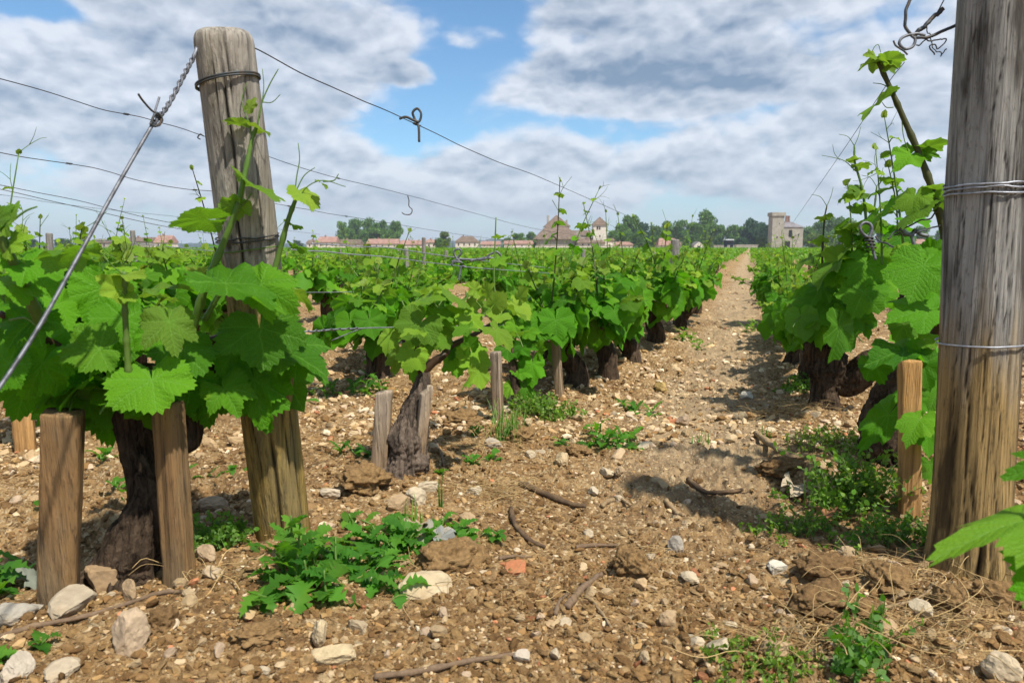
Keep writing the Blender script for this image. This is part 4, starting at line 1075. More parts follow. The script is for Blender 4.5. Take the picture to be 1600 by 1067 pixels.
# ---- R1: the vine right behind the thick post
VR1, dr1 = vine_root(1400, 772, 'grapevine close behind the thick post with one tall brown shoot rising into the sky')
rg = np.random.default_rng(404)
hero_trunk(VR1, [(1395, 800, dr1 + .2), (1396, 740, dr1 + .2), (1388, 680, dr1 + .2), (1392, 630, dr1 + .2), (1420, 580, dr1 + .15), (1450, 545, dr1 + .1)], [40, 36, 38, 32, 22, 8], 35, 60, 90, .7, .25)
hero_cane(VR1, [(1445, 548, dr1 + .1), (1470, 500, dr1 + .05), (1482, 440, dr1), (1478, 380, dr1 - .05)], [8, 7, 7, 6])
sT_, q_ = hero_shoot(VR1, [(1482, 400, 1.5), (1472, 350, 1.5), (1458, 300, 1.5), (1438, 245, 1.5), (1412, 185, 1.5), (1392, 140, 1.5), (1370, 92, 1.5)], .0085, .0042, red=.75, nodes=6)
sub_tendrils(sT_, [([(1372, 98, 1.5), (1362, 96, 1.5), (1364, 78, 1.5), (1372, 70, 1.5), (1376, 82, 1.5)], .0012), ([(1390, 138, 1.5), (1378, 132, 1.5), (1364, 130, 1.5)], .0012), ([(1396, 168, 1.5), (1385, 168, 1.5), (1378, 160, 1.5)], .0012), ([(1398, 150, 1.5), (1408, 180, 1.5), (1412, 215, 1.5), (1425, 250, 1.5), (1436, 262, 1.5)], .0012), ([(1440, 250, 1.5), (1447, 240, 1.5), (1446, 228, 1.5)], .0020)])
LR1 = [(1446, 404, 1421, 470, 1.45, .05, 'f', 1.1), (1461, 483, 1384, 490, 1.45, .03, 'f', .85), (1425, 548, 1346, 556, 1.46, .0, 'u', .72), (1446, 404, 1492, 424, 1.48, .08, 'f', .9), (1450, 400, 1480, 372, 1.5, .05, 'f', 1.0), (1440, 322, 1400, 348, 1.5, .42, 'b', 1.05), (1432, 300, 1420, 335, 1.5, .4, 'b', 1.0),
 (1440, 234, 1490, 214, 1.5, .38, 'b', .75), (1440, 236, 1472, 246, 1.5, .2, 'f', .6), (1428, 238, 1396, 262, 1.5, .12, 'f', .75), (1388, 152, 1338, 180, 1.5, .4, 'b', .62), (1378, 98, 1336, 90, 1.5, .65, 'b', .6), (1372, 92, 1352, 78, 1.5, .8, 'f', .6), (1380, 96, 1422, 88, 1.5, .55, 'b', .8), (1384, 104, 1398, 112, 1.5, .8, 'f', .7), (1462, 318, 1484, 288, 1.5, .4, 'b', .8), (1466, 330, 1490, 312, 1.5, .4, 'b', .8),
 (1420, 548, 1462, 602, 1.46, .02, 'f', .75), (1440, 560, 1455, 615, 1.44, .02, 'f', .8), (1442, 648, 1414, 690, 1.38, .12, 'f', .85), (1447, 655, 1452, 714, 1.4, .0, 'f', .7), (1398, 636, 1332, 712, 1.5, .0, 'f', .42), (1360, 560, 1385, 606, 1.5, .0, 'f', .8), (1440, 530, 1478, 530, 1.45, .3, 'u', .9), (1450, 500, 1478, 470, 1.5, .15, 'f', .9), (1440, 440, 1478, 470, 1.5, .05, 'f', .9),
 (1470, 600, 1452, 640, 1.45, .05, 'f', .8), (1425, 620, 1440, 660, 1.45, .02, 'f', .8), (1452, 720, 1462, 760, 1.45, .1, 'f', .8), (1410, 500, 1425, 545, 1.55, .2, 'f', .8), (1400, 400, 1440, 380, 1.6, .35, 'f', .8), (1462, 300, 1450, 280, 1.5, .5, 'b', .9)]
for q in LR1: hero_leaf(VR1, *q[:4], q[4], q[4] - .03, q[5], q[6], q[7], rg, N=45, R=4)
fill_leaves(VR1, rg, 8, (1390, 400, 1500, 560), 1.5, 1.8, .045, .065, .0, .3, 33, 2)

# ================================================================== the rows
PROTO0 = [make_vine(500 + k, 1, 'x', None) for k in range(7)]
PROTO2 = [make_vine(700 + k, 2, 'x', None) for k in range(7)]
PROTO3 = [make_vine(900 + k, 3, 'x', None) for k in range(6)]
bpy.context.view_layer.update()
for o in PROTO0 + PROTO2 + PROTO3: index_kids(o)
rg = np.random.default_rng(77)
def place_vine(x, y, d, label, group, k=None, rot=None, s=None):
    pr = PROTO0 if d < 5.2 else PROTO2 if d < 11 else PROTO3
    o = copy_tree(pr[rg.integers(0, len(pr)) if k is None else k])
    o.location = (x, y, hz(x, y) - .005)
    o.rotation_euler = (0, 0, (rg.normal(0, .12) + (math.pi if rg.random() < .5 else 0)) if rot is None else rot)
    q = rg.uniform(.88, 1.12) if s is None else s
    o.scale = (q, q, q)
    tag(o, label, 'grapevine', group)
    return o
named = [(1262, 606, 'grapevine squeezed in behind the black forked trunk', 1, .1, .80), (1226, 536, 'grapevine between the brown leaning trunk and the sunlit path edge', 2, 3.2, .82), (986, 566, 'grapevine half hidden between the straight dark trunk and the thick twisted one', 3, .2, 1.0), (1088, 490, 'grapevine beyond the thick twisted trunk, right under the grey path-side post', 5, .2, 1.05), (850, 560, 'grapevine in deep shade behind the thin greyish stake', 4, 3.2, .95), (895, 605, 'grapevine with a leaning black trunk next to the thin greyish stake', 0, .1, 1.02), (948, 590, 'grapevine on a straight dark trunk, just past the thin greyish stake', 1, 3.3, 1.0),
         (1028, 534, 'grapevine with a thick twisted trunk and a tall leafy top before the grey path-side post', 2, .2, 1.22), (1062, 512, 'grapevine whose trunk stands just behind the thick twisted one by the path', 3, 3.1, 1.05),
         (1236, 566, 'grapevine with a brown leaning trunk and small pale stake stub by the path', 4, 3.0, .92), (1213, 508, 'grapevine behind the brown leaning trunk on the sunlit path edge', 5, .1, .9),
         (592, 590, 'grapevine with a crooked dark trunk seen through the gap right of the leaning post', 6, .3, 1.1), (515, 500, 'grapevine with a short black trunk on bare soil in the third row', 0, 3.2, 1.1), (618, 520, 'grapevine with a split dark trunk behind the crooked one', 2, 3.0, 1.0)]
taken = []
for px, py, lab, k, rot, s in named:
    p, d = GD(px, py); place_vine(p[0], p[1], d, lab, None, k, rot, s * 1.1); taken.append((p[0], p[1]))
for v in (V1, V2, V2b, VR1, VR2): taken.append((v.location[0], v.location[1]))
taken.append((float(LA[0]), float(LA[1]))); taken.append((float(RA[0]), float(RA[1])))
cand = []
for k in range(-40, 41):
    x0 = (XL - GAP * k) if k >= 0 else (XR + GAP * (-k - 1))
    y = rg.uniform(.5, 1.4)
    while y < 60:
        x = x0 + rg.normal(0, .035)
        X, Y, d = proj((x, y, .3))
        if d > .9 and -160 < X < 1760 and (k >= 1 or k <= -2 or y > 4.9) and all(math.hypot(x - a, y - b) > .55 for a, b in taken):
            if not (k == 1 and y < 1.5): cand.append((d, x, y))
        y += rg.uniform(.78, .98)
cand.sort()
N_OBJ = 282
for d, x, y in cand[:N_OBJ]:
    big_ = proj((x, y, .3))[0] < 330 and d < 7
    place_vine(x, y, d, 'leafy grapevine with dark trunk in the many rows beyond the two end posts', 'grapevines standing in the farther rows', s=rg.uniform(1.15, 1.35) if big_ else None)
for o in PROTO0 + PROTO2 + PROTO3:
    def rm(q):
        for c in KIDS.get(q.name, []): rm(c)
        bpy.data.objects.remove(q)
    rm(o)
DFAR = cand[N_OBJ][0]
# the rest of the vineyard reads as one green mass
def far_leaves(lst, per, smin, smax, seed):
    rg = np.random.default_rng(seed); a = np.array(lst); n = len(a) * per
    c = np.repeat(a, per, 0)
    x = c[:, 0] + rg.normal(0, .12, n); y = c[:, 1] + rg.uniform(-.5, .5, n); z = .14 + .30 * rg.beta(1.6, 1.8, n)
    tall = rg.random(n) < .05; z[tall] += rg.uniform(.05, .18, tall.sum())
    s = rg.uniform(smin, smax, n) * np.where(tall, .6, 1)
    A = rg.normal(size=(n, 3)); A /= np.linalg.norm(A, axis=1)[:, None]
    B = np.cross(A, rg.normal(size=(n, 3)) + [0, 0, 1.5]); B /= np.linalg.norm(B, axis=1)[:, None]
    C = np.stack([x, y, z], 1); s = s[:, None]
    V = np.stack([C - A * s, C - B * s * .75 + A * s * .2, C + A * s, C + B * s * .75 + A * s * .2], 1).reshape(-1, 3)
    t = np.stack([np.clip(rg.normal(.28, .22, n), 0, 1), rg.random(n), 0 * x, 0 * x + 1], 1)
    return V, np.arange(4 * n).reshape(-1, 4), np.repeat(t, 4, 0)
mb = MB()
V, Fs, t = far_leaves([(x, y) for d, x, y in cand[N_OBJ:]], 46, .04, .065, 1); mb.add(V, [Fs], tint=t)
far = []
rg = np.random.default_rng(78)
for k in range(-160, 260):
    x0 = (XL - GAP * k) if k >= 0 else (XR + GAP * (-k - 1))
    y = 60.0 if -40 <= k <= 40 else .0
    while y < 235:
        X, Y, d = proj((x0, y, .3))
        if d > 18 and -120 < X < 1720 and d < 235: far.append((x0, y))
        y += 1.0 if y < 110 else 2.0
V, Fs, t = far_leaves(far, 7, .10, .19, 2); mb.add(V, [Fs], tint=t)
tag(mb.build('far_vine_foliage', M['leaf_far']), kind='stuff')
# young shoots standing up out of the mid-distance canopy are part of each vine; line posts of the rows
rg = np.random.default_rng(12)
def line_post(bx_pt, top_z, r, label, group, seed):
    root, *_ = post('vineyard_post', np.array([bx_pt[0], bx_pt[1], hz(*bx_pt[:2])]), np.array([bx_pt[0] + rg.normal(0, .01), bx_pt[1] + rg.normal(0, .02), top_z]), r, r * .93, M['post_far'], label, n=20, m=16, seed=seed, dome=.008, group=group)
def at_row(px, py, X): return onrow(px, py, X)
q = onrow(1054, 400, -.53); line_post(q, P(1054, 374, np.dot(q - CAM, FW))[2], .034, 'grey round post standing above the vines at the path edge', None, 2)
q = onrow(910, 400, XL - GAP); line_post(q, P(910, 390, np.dot(q - CAM, FW))[2], .026, 'grey post in the second row below the pyramid-roofed tower', None, 3)
q = onrow(662, 400, XL - 3 * GAP); line_post(q, P(662, 371, np.dot(q - CAM, FW))[2], .026, 'grey post in front of the red village roofs', None, 4)
q = onrow(214, 400, XL - 4 * GAP); line_post(q, P(214, 360, np.dot(q - CAM, FW))[2], .022, 'pale grey post behind the taut guy wire', None, 5)
q = onrow(75, 400, XL - 3 * GAP); line_post(q, P(75, 364, np.dot(q - CAM, FW))[2], .02, 'grey post among thin shoots at the picture edge', None, 6)
for k in range(13):
    kk = rg.integers(1, 12); x0 = XL - GAP * kk; y = rg.uniform(7, 24)
    X, Y, d = proj((x0, y, .3))
    if 0 < X < 1600: line_post((x0, y), rg.uniform(.43, .52), .026, 'small grey post among the distant vine rows', 'small grey posts in the distant rows', 20 + k)

# ================================================================== wires and iron
XW = float(LA[0])
def roww(pts, X): return [onrow(px, py, X) for px, py in pts]
top0 = P(391, 74, proj(LB)[2] + .02)
w1 = [top0, onrow(520, 137, XW), onrow(640, 190, XW), onrow(760, 245, XW), onrow(880, 294, XW), onrow(985, 340, -.70), onrow(1054, 373, -.53)]
wire('trellis_wire', w1, .00115, M['iron'], 'thin dark top wire running from the leaning post into the distance', kink=.010, seed=1, barbs=(.36,))
wire('wire_knot', [P(392, 74, 1.17), P(386, 70, 1.16), P(390, 82, 1.155), P(397, 76, 1.17), P(390, 72, 1.175), P(393, 88, 1.17), P(396, 98, 1.17), P(394, 108, 1.16), P(388, 106, 1.155)], .0013, M['iron'], 'dark knot of wire ends at the top of the leaning post', kink=.006, seed=2)
wire('trellis_wire', roww([(-60, 108), (0, 123), (150, 167), (235, 189), (318, 213), (412, 243), (520, 277), (640, 306), (740, 333), (840, 358), (960, 377)], XW - GAP), .0013, M['iron'], 'slack dark wire crossing behind the leaning post and carrying a small hook', kink=.014, seed=3, barbs=(.26, .47, .62))
wire('trellis_wire', roww([(-60, 230), (0, 240), (145, 264), (235, 287), (330, 300), (430, 318), (510, 333), (600, 347), (700, 364), (800, 378)], XW - GAP), .0011, M['iron'], 'dark knotted wire below the slack one behind the leaning post', kink=.012, seed=4, barbs=(.2, .42, .6, .72))
wire('trellis_wire', roww([(-60, 276), (0, 289), (110, 312), (250, 345), (420, 372)], XW - 2 * GAP), .0014, M['iron'], 'upper wire of the close pair low in the sky at the picture edge', kink=.012, seed=5, barbs=(.12,))
wire('trellis_wire', roww([(-60, 284), (0, 296), (110, 321), (250, 352), (420, 378)], XW - 2 * GAP), .0014, M['iron'], 'lower wire of the close pair low in the sky at the picture edge', kink=.012, seed=6)
wire('trellis_wire', roww([(-60, 297), (0, 304), (110, 321), (300, 341), (500, 366)], XW - 3 * GAP), .0012, M['wire'], 'faint thin wire just under the close wire pair', kink=.012, seed=7)
wire('trellis_wire', roww([(120, 374), (180, 378), (300, 389), (420, 398)], XW - GAP), .0013, M['wire_l'], 'pale wire across the canopy beyond the big-leaved vine', kink=.01, seed=8)
wire('trellis_wire', roww([(487, 381), (560, 385), (620, 389), (734, 405), (860, 419), (960, 430)], XW), .0012, M['wire_l'], 'upper pale training wire over the middle vines', kink=.003, seed=9)
wire('trellis_wire', roww([(455, 390), (498, 393), (560, 398), (620, 404), (720, 416), (860, 427), (965, 434)], XW), .0012, M['wire_l'], 'lower pale training wire over the middle vines', kink=.003, seed=10)
wire('trellis_wire', roww([(450, 517), (480, 518), (540, 514), (600, 512), (720, 509), (858, 507)], XW), .00135, M['wire_l'], 'bright bottom wire tied to the leaning post and crossing the pale vine', seed=11, kink=.003)
t_ = spline(roww([(478, 518), (520, 515), (566, 513)], XW), 60); a_ = np.linspace(0, 6.28 * 7, 60)
tw = t_ + np.stack([np.cos(a_) * .0, np.cos(a_), np.sin(a_)], 1) * .0024 + np.stack([np.sin(a_), 0 * a_, 0 * a_], 1) * .002
tw = np.concatenate([tw, [onrow(552, 518, XW - .01), onrow(518, 532, XW - .03)]])
wire('twisted_wire_end', tw, .0011, M['wire'], 'twisted wire end with a sticking-out tail on the bright bottom wire', n=160)
wire('trellis_wire', roww([(160, 458), (280, 459), (500, 457), (700, 455)], XW - GAP), .0016, M['wire_l'], 'straight pale wire low in the second row', seed=12, kink=.004)
gx_ = roww([(-40, 655), (0, 604), (60, 512), (120, 405), (180, 296), (240, 192)], XW + .005)
wire('guy_wire', gx_, .0026, M['wire'], 'taut thick guy wire slanting from the leaning post down to the ground', seed=13)
gq = spline(roww([(240, 192), (262, 165), (285, 122), (303, 88)], XW + .004), 90); a_ = np.linspace(0, 6.28 * 6, 90)
e1 = np.array([0, .75, -.66]); e2 = np.array([1.0, 0, 0])
for ph, lab in ((0, 'one strand of the twisted upper end of the guy wire'), (math.pi, 'second strand wound round the upper end of the guy wire')):
    wire('guy_wire_strand', gq + (e1 * np.cos(a_ + ph)[:, None] + e2 * np.sin(a_ + ph)[:, None]) * .0021, .0018, M['wire'], lab, n=180)
gp = lambda x, y: onrow(x, y, XW + .008)
wire('wire_knot', [gp(236, 196), gp(240, 182), gp(252, 182), gp(250, 196), gp(238, 194), gp(244, 176), gp(253, 188), gp(242, 198)], .0016, M['iron'], 'wire knot with two loose ends halfway up the guy wire', kink=.003)
wire('wire_tail', [gp(246, 180), gp(234, 170), gp(222, 156), gp(216, 147)], .0015, M['iron'], 'longer bent loose end at the knot of the guy wire')
wire('wire_tail', [gp(240, 182), gp(244, 168), gp(249, 152)], .0015, M['wire'], 'short straight loose end at the knot of the guy wire')
wire('staple', [P(301, 93, 1.085), P(308, 76, 1.088), P(316, 60, 1.095), P(315, 57, 1.12)], .0028, M['wire_l'], 'pale metal staple holding the guy wire on the leaning post', seed=1)
d_ = proj(onrow(640, 190, XW))[2]
wire('wire_clip', [P(624, 186, d_), P(634, 183, d_), P(646, 188, d_ - .004), P(655, 190, d_), P(658, 178, d_), P(652, 170, d_), P(645, 176, d_), P(648, 186, d_ + .004), P(654, 198, d_), P(655, 222, d_)], .0030, M['iron'], 'looped iron clip hanging on the top wire against the sky', n=90)
d_ = proj(onrow(640, 306, XW - GAP))[2]
wire('wire_hook', [P(637, 306, d_), P(639, 314, d_), P(639, 322, d_), P(644, 328, d_), P(641, 335, d_), P(632, 335, d_), P(628, 332, d_)], .0028, M['iron'], 'small hook hanging from the slack wire below the iron clip', n=60)
wire('wire_hook', [P(318, 213, 2.6), P(313, 210, 2.6), P(309, 215, 2.6), P(313, 218, 2.6)], .0024, M['iron'], 'tiny curled hook on the slack wire beside the leaning post', n=40)
d_ = 1.95
wire('wire_loop', [P(735, 409, d_), P(755, 403, d_), P(772, 404, d_), P(782, 399, d_), P(777, 394, d_), P(766, 397, d_), P(758, 405, d_), P(740, 405, d_), P(716, 405, d_), P(706, 409, d_), P(722, 409, d_)], .0030, M['wire'], 'folded grey wire loop on the training wires over the pale vine', n=90, kink=.006)
wire('wire_loop', [P(705, 414, d_), P(716, 402, d_), P(721, 393, d_), P(715, 389, d_), P(709, 394, d_), P(713, 403, d_), P(722, 412, d_)], .0028, M['wire'], 'upright round wire eye left of the folded wire loop', n=60)
wire('wire_loop', [P(717, 438, d_), P(719, 425, d_), P(722, 416, d_), P(728, 418, d_)], .0026, M['wire'], 'short hooked wire under the round wire eye', n=40)
# right-hand post
d_ = 1.12
wire('tie_wire', [P(1572, -8, d_ - .02), P(1545, 12, d_ - .02), P(1500, 36, d_), P(1462, 54, d_), P(1436, 60, d_), P(1420, 50, d_), P(1414, 32, d_), P(1418, 8, d_), P(1428, -18, d_)], .0024, M['iron'], 'curved dark wire sweeping down from the thick post and back up', n=110, kink=.004)
wire('wire_loop', [P(1445, 56, d_), P(1432, 53, d_), P(1412, 58, d_), P(1405, 68, d_), P(1414, 77, d_), P(1426, 73, d_), P(1430, 62, d_), P(1424, 56, d_)], .0022, M['wire'], 'grey wire ring hanging in the curve of dark wire', n=80)
wire('wire_loop', [P(1428, 58, d_), P(1440, 46, d_), P(1450, 36, d_), P(1464, 22, d_), P(1475, 12, d_)], .0032, M['iron'], 'straight twisted wire tail beside the grey ring', n=80, kink=.008)
wire('wire_loop', [P(1462, 24, d_), P(1470, 10, d_), P(1478, -6, d_)], .0010, M['iron'], 'hair-thin wire tip leaving the picture top', n=20)
wire('dry_tendril', [P(1436, 74, d_), P(1444, 66, d_), P(1456, 64, d_), P(1470, 60, d_), P(1476, 66, d_), P(1464, 76, d_), P(1452, 70, d_), P(1460, 84, d_)], .0010, M['iron'], 'dry curled tendril tangled below the wire tail', n=70, kink=.012, cat='tendril')
wire('dry_tendril', [P(1452, 42, d_), P(1456, 56, d_), P(1462, 78, d_), P(1472, 86, d_), P(1476, 76, d_)], .0008, M['iron'], 'thin dry tendril dangling through the tangle at the wire tail', n=60, kink=.012, cat='tendril')
wire('dry_tendril', [P(1396, 64, d_), P(1400, 72, d_), P(1412, 80, d_), P(1418, 86, d_)], .0014, M['iron'], 'short dark stub beside the grey wire ring', n=40, cat='tendril')
rw = [onrow(1413, 98, .31), onrow(1389, 128, .31), onrow(1359, 172, .31), onrow(1312, 243, .31), onrow(1237, 351, .31)]
wire('trellis_wire', rw, .0009, M['wire'], 'hair-thin wire slanting down to the square ruined tower', seed=3)
d_ = 1.5
for pts, lab, sd in (([(1387, 372), (1434, 348), (1481, 324), (1495, 318)], 'twisted wire running from the leaves up to the thick post', 4), ([(1396, 366), (1430, 366), (1481, 345), (1495, 338)], 'single wire under the twisted one at the thick post', 5)):
    wire('trellis_wire', [P(x, y, d_) for x, y in pts], .0016, M['iron'], lab, n=90, kink=.014, seed=sd)
wire('steel_hook', [P(1404, 353, d_), P(1414, 364, d_), P(1424, 367, d_), P(1430, 360, d_), P(1438, 366, d_), P(1450, 369, d_)], .0042, M['wire'], 'thick bent grey hook among the twisted wires by the tall shoot', n=60)
wire('steel_hook', [P(1424, 366, d_), P(1428, 382, d_), P(1434, 400, d_)], .0040, M['wire'], 'grey hook shank pointing down into the leaves', n=30)
wire('steel_hook', [P(1453, 420, d_), P(1464, 432, d_), P(1474, 446, d_), P(1482, 462, d_)], .0048, M['wire'], 'grey metal bar between the leaves and the thick post', n=30)
wire('trellis_wire', [P(1370, 372, 1.7), P(1390, 383, 1.65), P(1410, 390, 1.6), P(1430, 402, 1.55)], .002, M['iron'], 'brown wire dipping through the leaves below the twisted ones', n=50, kink=.01)
d_ = 1.95
wire('wire_eye', [P(1368, 406, d_), P(1364, 392, d_), P(1358, 374, d_), P(1347, 364, d_), P(1344, 354, d_), P(1351, 348, d_), P(1360, 351, d_), P(1362, 360, d_), P(1358, 372, d_), P(1361, 382, d_)], .0044, M['wire'], 'grey wire eye with a wound neck among the hanging leaves', n=80)
a_ = np.linspace(0, 6.28 * 4, 70); c0, c1 = P(1356, 368, d_), P(1362, 388, d_)
wire('binding_wire', c0 + (c1 - c0) * (a_ / a_[-1])[:, None] + (RT * np.cos(a_)[:, None] + FW * np.sin(a_)[:, None]) * .010, .0024, M['iron'], 'dark wire wound round the neck of the grey eye', n=140)

# ================================================================== far things
def GP(px, D):                     # ground point under picture column px at depth D
    r = FW + RT * (px - 800) / F
    return np.array([r[0] * D, r[1] * D, 0.0]) / 1.0
def zat(py, D): return CAMZ + (HOR - py) * D / F * 1.0
class Far:
    """a building seen square-on at depth D; x in picture columns, heights in picture rows"""
    def __init__(s, name, px, D, label, cat='building', group=None):
        s.D = D; s.px = px; s.p = GP(px, D); s.root = empty(name, s.p, label, cat, group); s.root.rotation_euler = (0, 0, YAW)
    def X(s, px): return (px - s.px) * s.D / F
    def Z(s, py): return zat(py, s.D)
    def part(s, name, mb, mat, parent=None):
        o = bpy.data.objects.new(name, mb.mesh(name, mat, None, False)); col.objects.link(o); o.parent = parent or s.root; return o
    def box(s, name, x0, x1, y0, y1, d0, d1, mat, parent=None, base=False):
        z1, z0 = s.Z(y0), (-.3 if base else s.Z(y1))
        mb = MB(); V, Fs = box(((s.X(x0) + s.X(x1)) / 2, (d0 + d1) / 2, (z0 + z1) / 2), (s.X(x1) - s.X(x0), d1 - d0, z1 - z0)); mb.add(V, Fs)
        return s.part(name, mb, mat, parent)
    def roof(s, name, x0, x1, ye, yr, r0, r1, d0, d1, mat, over=.4, parent=None, gable=False):
        """ridge from column r0 to r1 at row yr; eaves at row ye; r0 == r1 gives a pyramid"""
        a, b = s.X(x0) - over, s.X(x1) + over; c, d = d0 - over, d1 + over; m = (d0 + d1) / 2
        ze, zr = s.Z(ye), s.Z(yr); k, l = s.X(r0), s.X(r1)
        if gable: k, l = a, b
        V = [(a, c, ze), (b, c, ze), (b, d, ze), (a, d, ze), (k, m, zr), (l, m, zr)]
        mb = MB(); mb.add(V, [np.array([[0, 1, 5, 4], [2, 3, 4, 5], [3, 2, 1, 0]]), np.array([[1, 2, 5], [3, 0, 4]])])
        return s.part(name, mb, mat, parent)
    def window(s, x0, x1, y0, y1, d0, mat=None, name='window', parent=None):
        return s.box(name, x0, x1, y0, y1, d0 - .12, d0 + .05, mat or M['dark'], parent)
# --- the manor with its keep and bell tower
D = 300
c = Far('manor_house', 880, D, 'large manor of pale stone with steep brown pyramid roof and chimneys', 'manor')
wl = c.box('wall', 852, 889, 354, 388, 4, 14, M['wall'], base=True)
rf = c.roof('roof', 851, 890, 354.5, 336.5, 869, 871, 4, 14, M['roof_b'])
c.box('chimney', 855, 858, 337, 355, 7, 9, M['wall_g'], rf); c.box('chimney', 884.5, 887, 344, 356, 7, 9, M['wall_g'], rf)
for x in (857, 865, 881): c.window(x, x + 2, 358, 363, 4, parent=wl)
wl2 = c.box('wall', 838, 902, 374, 388, -4, 4, M['wall_g'], base=True)
c.roof('roof', 836, 904, 374.5, 354, 853, 884, -4, 12, M['roof_b'], 1.0)
w3 = c.box('wall', 889.5, 923.5, 368, 388, 5, 13, M['wall'], base=True)
c.roof('roof', 889.5, 924, 368, 360, 890, 924, 5, 13, M['roof_b'])
mbg = MB(); V = [(c.X(894), 3, c.Z(372)), (c.X(908), 3, c.Z(372)), (c.X(901), 3, c.Z(360.5)), (c.X(894), 7, c.Z(372)), (c.X(908), 7, c.Z(372)), (c.X(901), 7, c.Z(360.5))]
mbg.add(V, [np.array([[0, 1, 2], [5, 4, 3]]), np.array([[0, 3, 4, 1], [1, 4, 5, 2], [2, 5, 3, 0]])]); c.part('gable', mbg, M['wall_g'])
w4 = c.box('wall', 899, 938, 379, 388, -7, -1, M['wall'], base=True)
c.roof('roof', 899, 938, 379.5, 372.5, 904, 934, -7, 0, M['roof_b'], .8)
for x in (905, 914, 927): c.window(x, x + 2.2, 381.5, 385, -7, parent=w4)
c.box('chimney', 912.5, 915, 369, 375, -5, -4, M['roof_r'])
c = Far('bell_tower', 934, D - 3, 'square pale stone bell tower with pointed brown roof and twin openings', 'tower')
wl = c.box('wall', 923.6, 944.6, 352.5, 388, -2.6, 2.8, M['wall'], base=True)
c.roof('roof', 923.6, 944.6, 352.6, 340, 934.2, 934.2, -2.6, 2.8, M['roof_b'], .5)
for x in (928.8, 932.2): c.window(x, x + 2.0, 355.2, 359.8, -2.6, parent=wl)
c.window(933, 934.5, 368, 371, -2.6, parent=wl)
c = Far('stone_annex', 951, D, 'small pale annex with dark roof beside the bell tower', 'building')
c.box('wall', 946, 956.5, 376, 388, -2, 4, M['wall'], base=True); c.roof('roof', 946, 956.5, 376.3, 372.6, 946, 956.5, -2, 4, M['roof_b'])
c = Far('garden_wall', 890, D - 14, 'long low pale stone wall in front of the manor', 'wall')
c.box('wall', 836, 962, 384.2, 388, 0, .6, M['wall'], base=True); c.box('coping', 835.6, 962.4, 383.8, 384.2, -.1, .7, M['wall_g'])
# --- square ruined tower with house
c = Far('stone_tower', 1204.5, D, 'tall square ruined stone tower with a projecting crown', 'tower')
wl = c.box('wall', 1195.8, 1213.6, 339.5, 388, -2.4, 2.4, M['wall_g'], base=True); c.box('parapet', 1194.4, 1215, 334, 339.4, -2.8, 2.8, M['wall_g'])
c.window(1203, 1204.3, 370, 373, -2.4, parent=wl); c.window(1206, 1207, 350, 352, -2.4, parent=wl)
c = Far('stone_house', 1229, D, 'roofed stone house joined to the square ruined tower', 'building')
wl = c.box('wall', 1214, 1243.4, 356, 388, -2.2, 6, M['wall_g'], base=True)
rf = c.roof('roof', 1214, 1243.4, 356.3, 346.5, 1221, 1228, -2.2, 6, M['roof_g'], .3)
for x in (1221.6, 1225): c.box('chimney', x, x + 2.2, 338.5, 349, 1.2, 2.4, M['roof_r'], rf)
c.window(1221.5, 1226.5, 360.5, 371, -2.2, parent=wl); c.window(1216, 1224, 377, 388, -2.2, name='doorway', parent=wl); c.window(1236, 1237.2, 366, 369, -2.2, parent=wl)
# --- houses
def house(px0, px1, ye, yr, D, label, wall='wall', roof='roof_r', yb=388, wins=2, chim=True, hip=0.0, dep=8):
    px = (px0 + px1) / 2
    c = Far('village_house', px, D, label, 'house')
    wl = c.box('wall', px0, px1, ye, yb, 0, dep, M[wall], base=True)
    h = hip * (px1 - px0)
    rf = c.roof('roof', px0, px1, ye + .2, yr, px0 + h, px1 - h, 0, dep, M[roof])
    if chim: x = px0 + (px1 - px0) * .3; c.box('chimney', x, x + 1.6, yr - 2.2, yr + 2.5, dep * .45, dep * .6, M['roof_r'], rf)
    for i in range(wins):
        x = px0 + (px1 - px0) * (i + .6) / (wins + .2)
        c.window(x - .9, x + .9, ye + 2.2, min(ye + 6.0, yb - 3), 0, parent=wl)
    return c
house(501, 529, 378.5, 370, 330, 'red-roofed house just right of the leaning post shoots', wins=3)
house(484, 502, 380, 375, 350, 'low brown-roofed house at the edge of the leaning post', roof='roof_b', wins=2)
house(533, 566, 381, 374.5, 340, 'long low house with dull brown roof under the tree clump', roof='roof_b', wins=3)
house(577, 625, 381, 373.5, 330, 'long pale house with a wide red roof under the tree clump', wins=5)
house(628, 664, 382, 375.5, 325, 'pale house with brownish red roof and a dark entrance', wins=3)
house(668, 684, 379, 374.5, 345, 'small red-roofed house behind a grey vineyard post', wins=2)
house(713, 748, 378, 369.5, 330, 'large pale house with a grey-brown hipped roof', roof='roof_b', hip=.25, wins=4)
house(752, 782, 382, 377, 345, 'low pink-roofed house between the hipped one and the manor', wins=3)
house(788, 832, 381, 376, 340, 'long low red-roofed house next to the manor', wins=4)
house(958, 986, 382.5, 378, 310, 'small red-roofed house right of the bell tower', wins=3, hip=.12)
house(1026, 1056, 383, 372.5, 300, 'steep red-roofed house beside the grey path-side post', wins=3, hip=.1)
house(1060, 1072, 383.5, 378, 330, 'tiny brown-roofed shed behind the grey path-side post', roof='roof_b', wins=1, chim=False)
house(206, 246, 377, 371, 330, 'brownish house low on the horizon behind the guy wire', wall='wall_g', roof='roof_b', wins=3)
house(250, 274, 379, 368, 320, 'house with a pale gable end left of the leaning post', wins=2)
house(150, 196, 379, 374, 350, 'long grey-brown barn far behind the thin shoots', wall='wall_g', roof='roof_b', wins=3, chim=False)
house(1395, 1440, 381, 374, 320, 'red-roofed house glimpsed between the leaves by the thick post', wins=3)
c = Far('gable_house', 1087.5, 305, 'little white gable-fronted house at the foot of the trees', 'house')
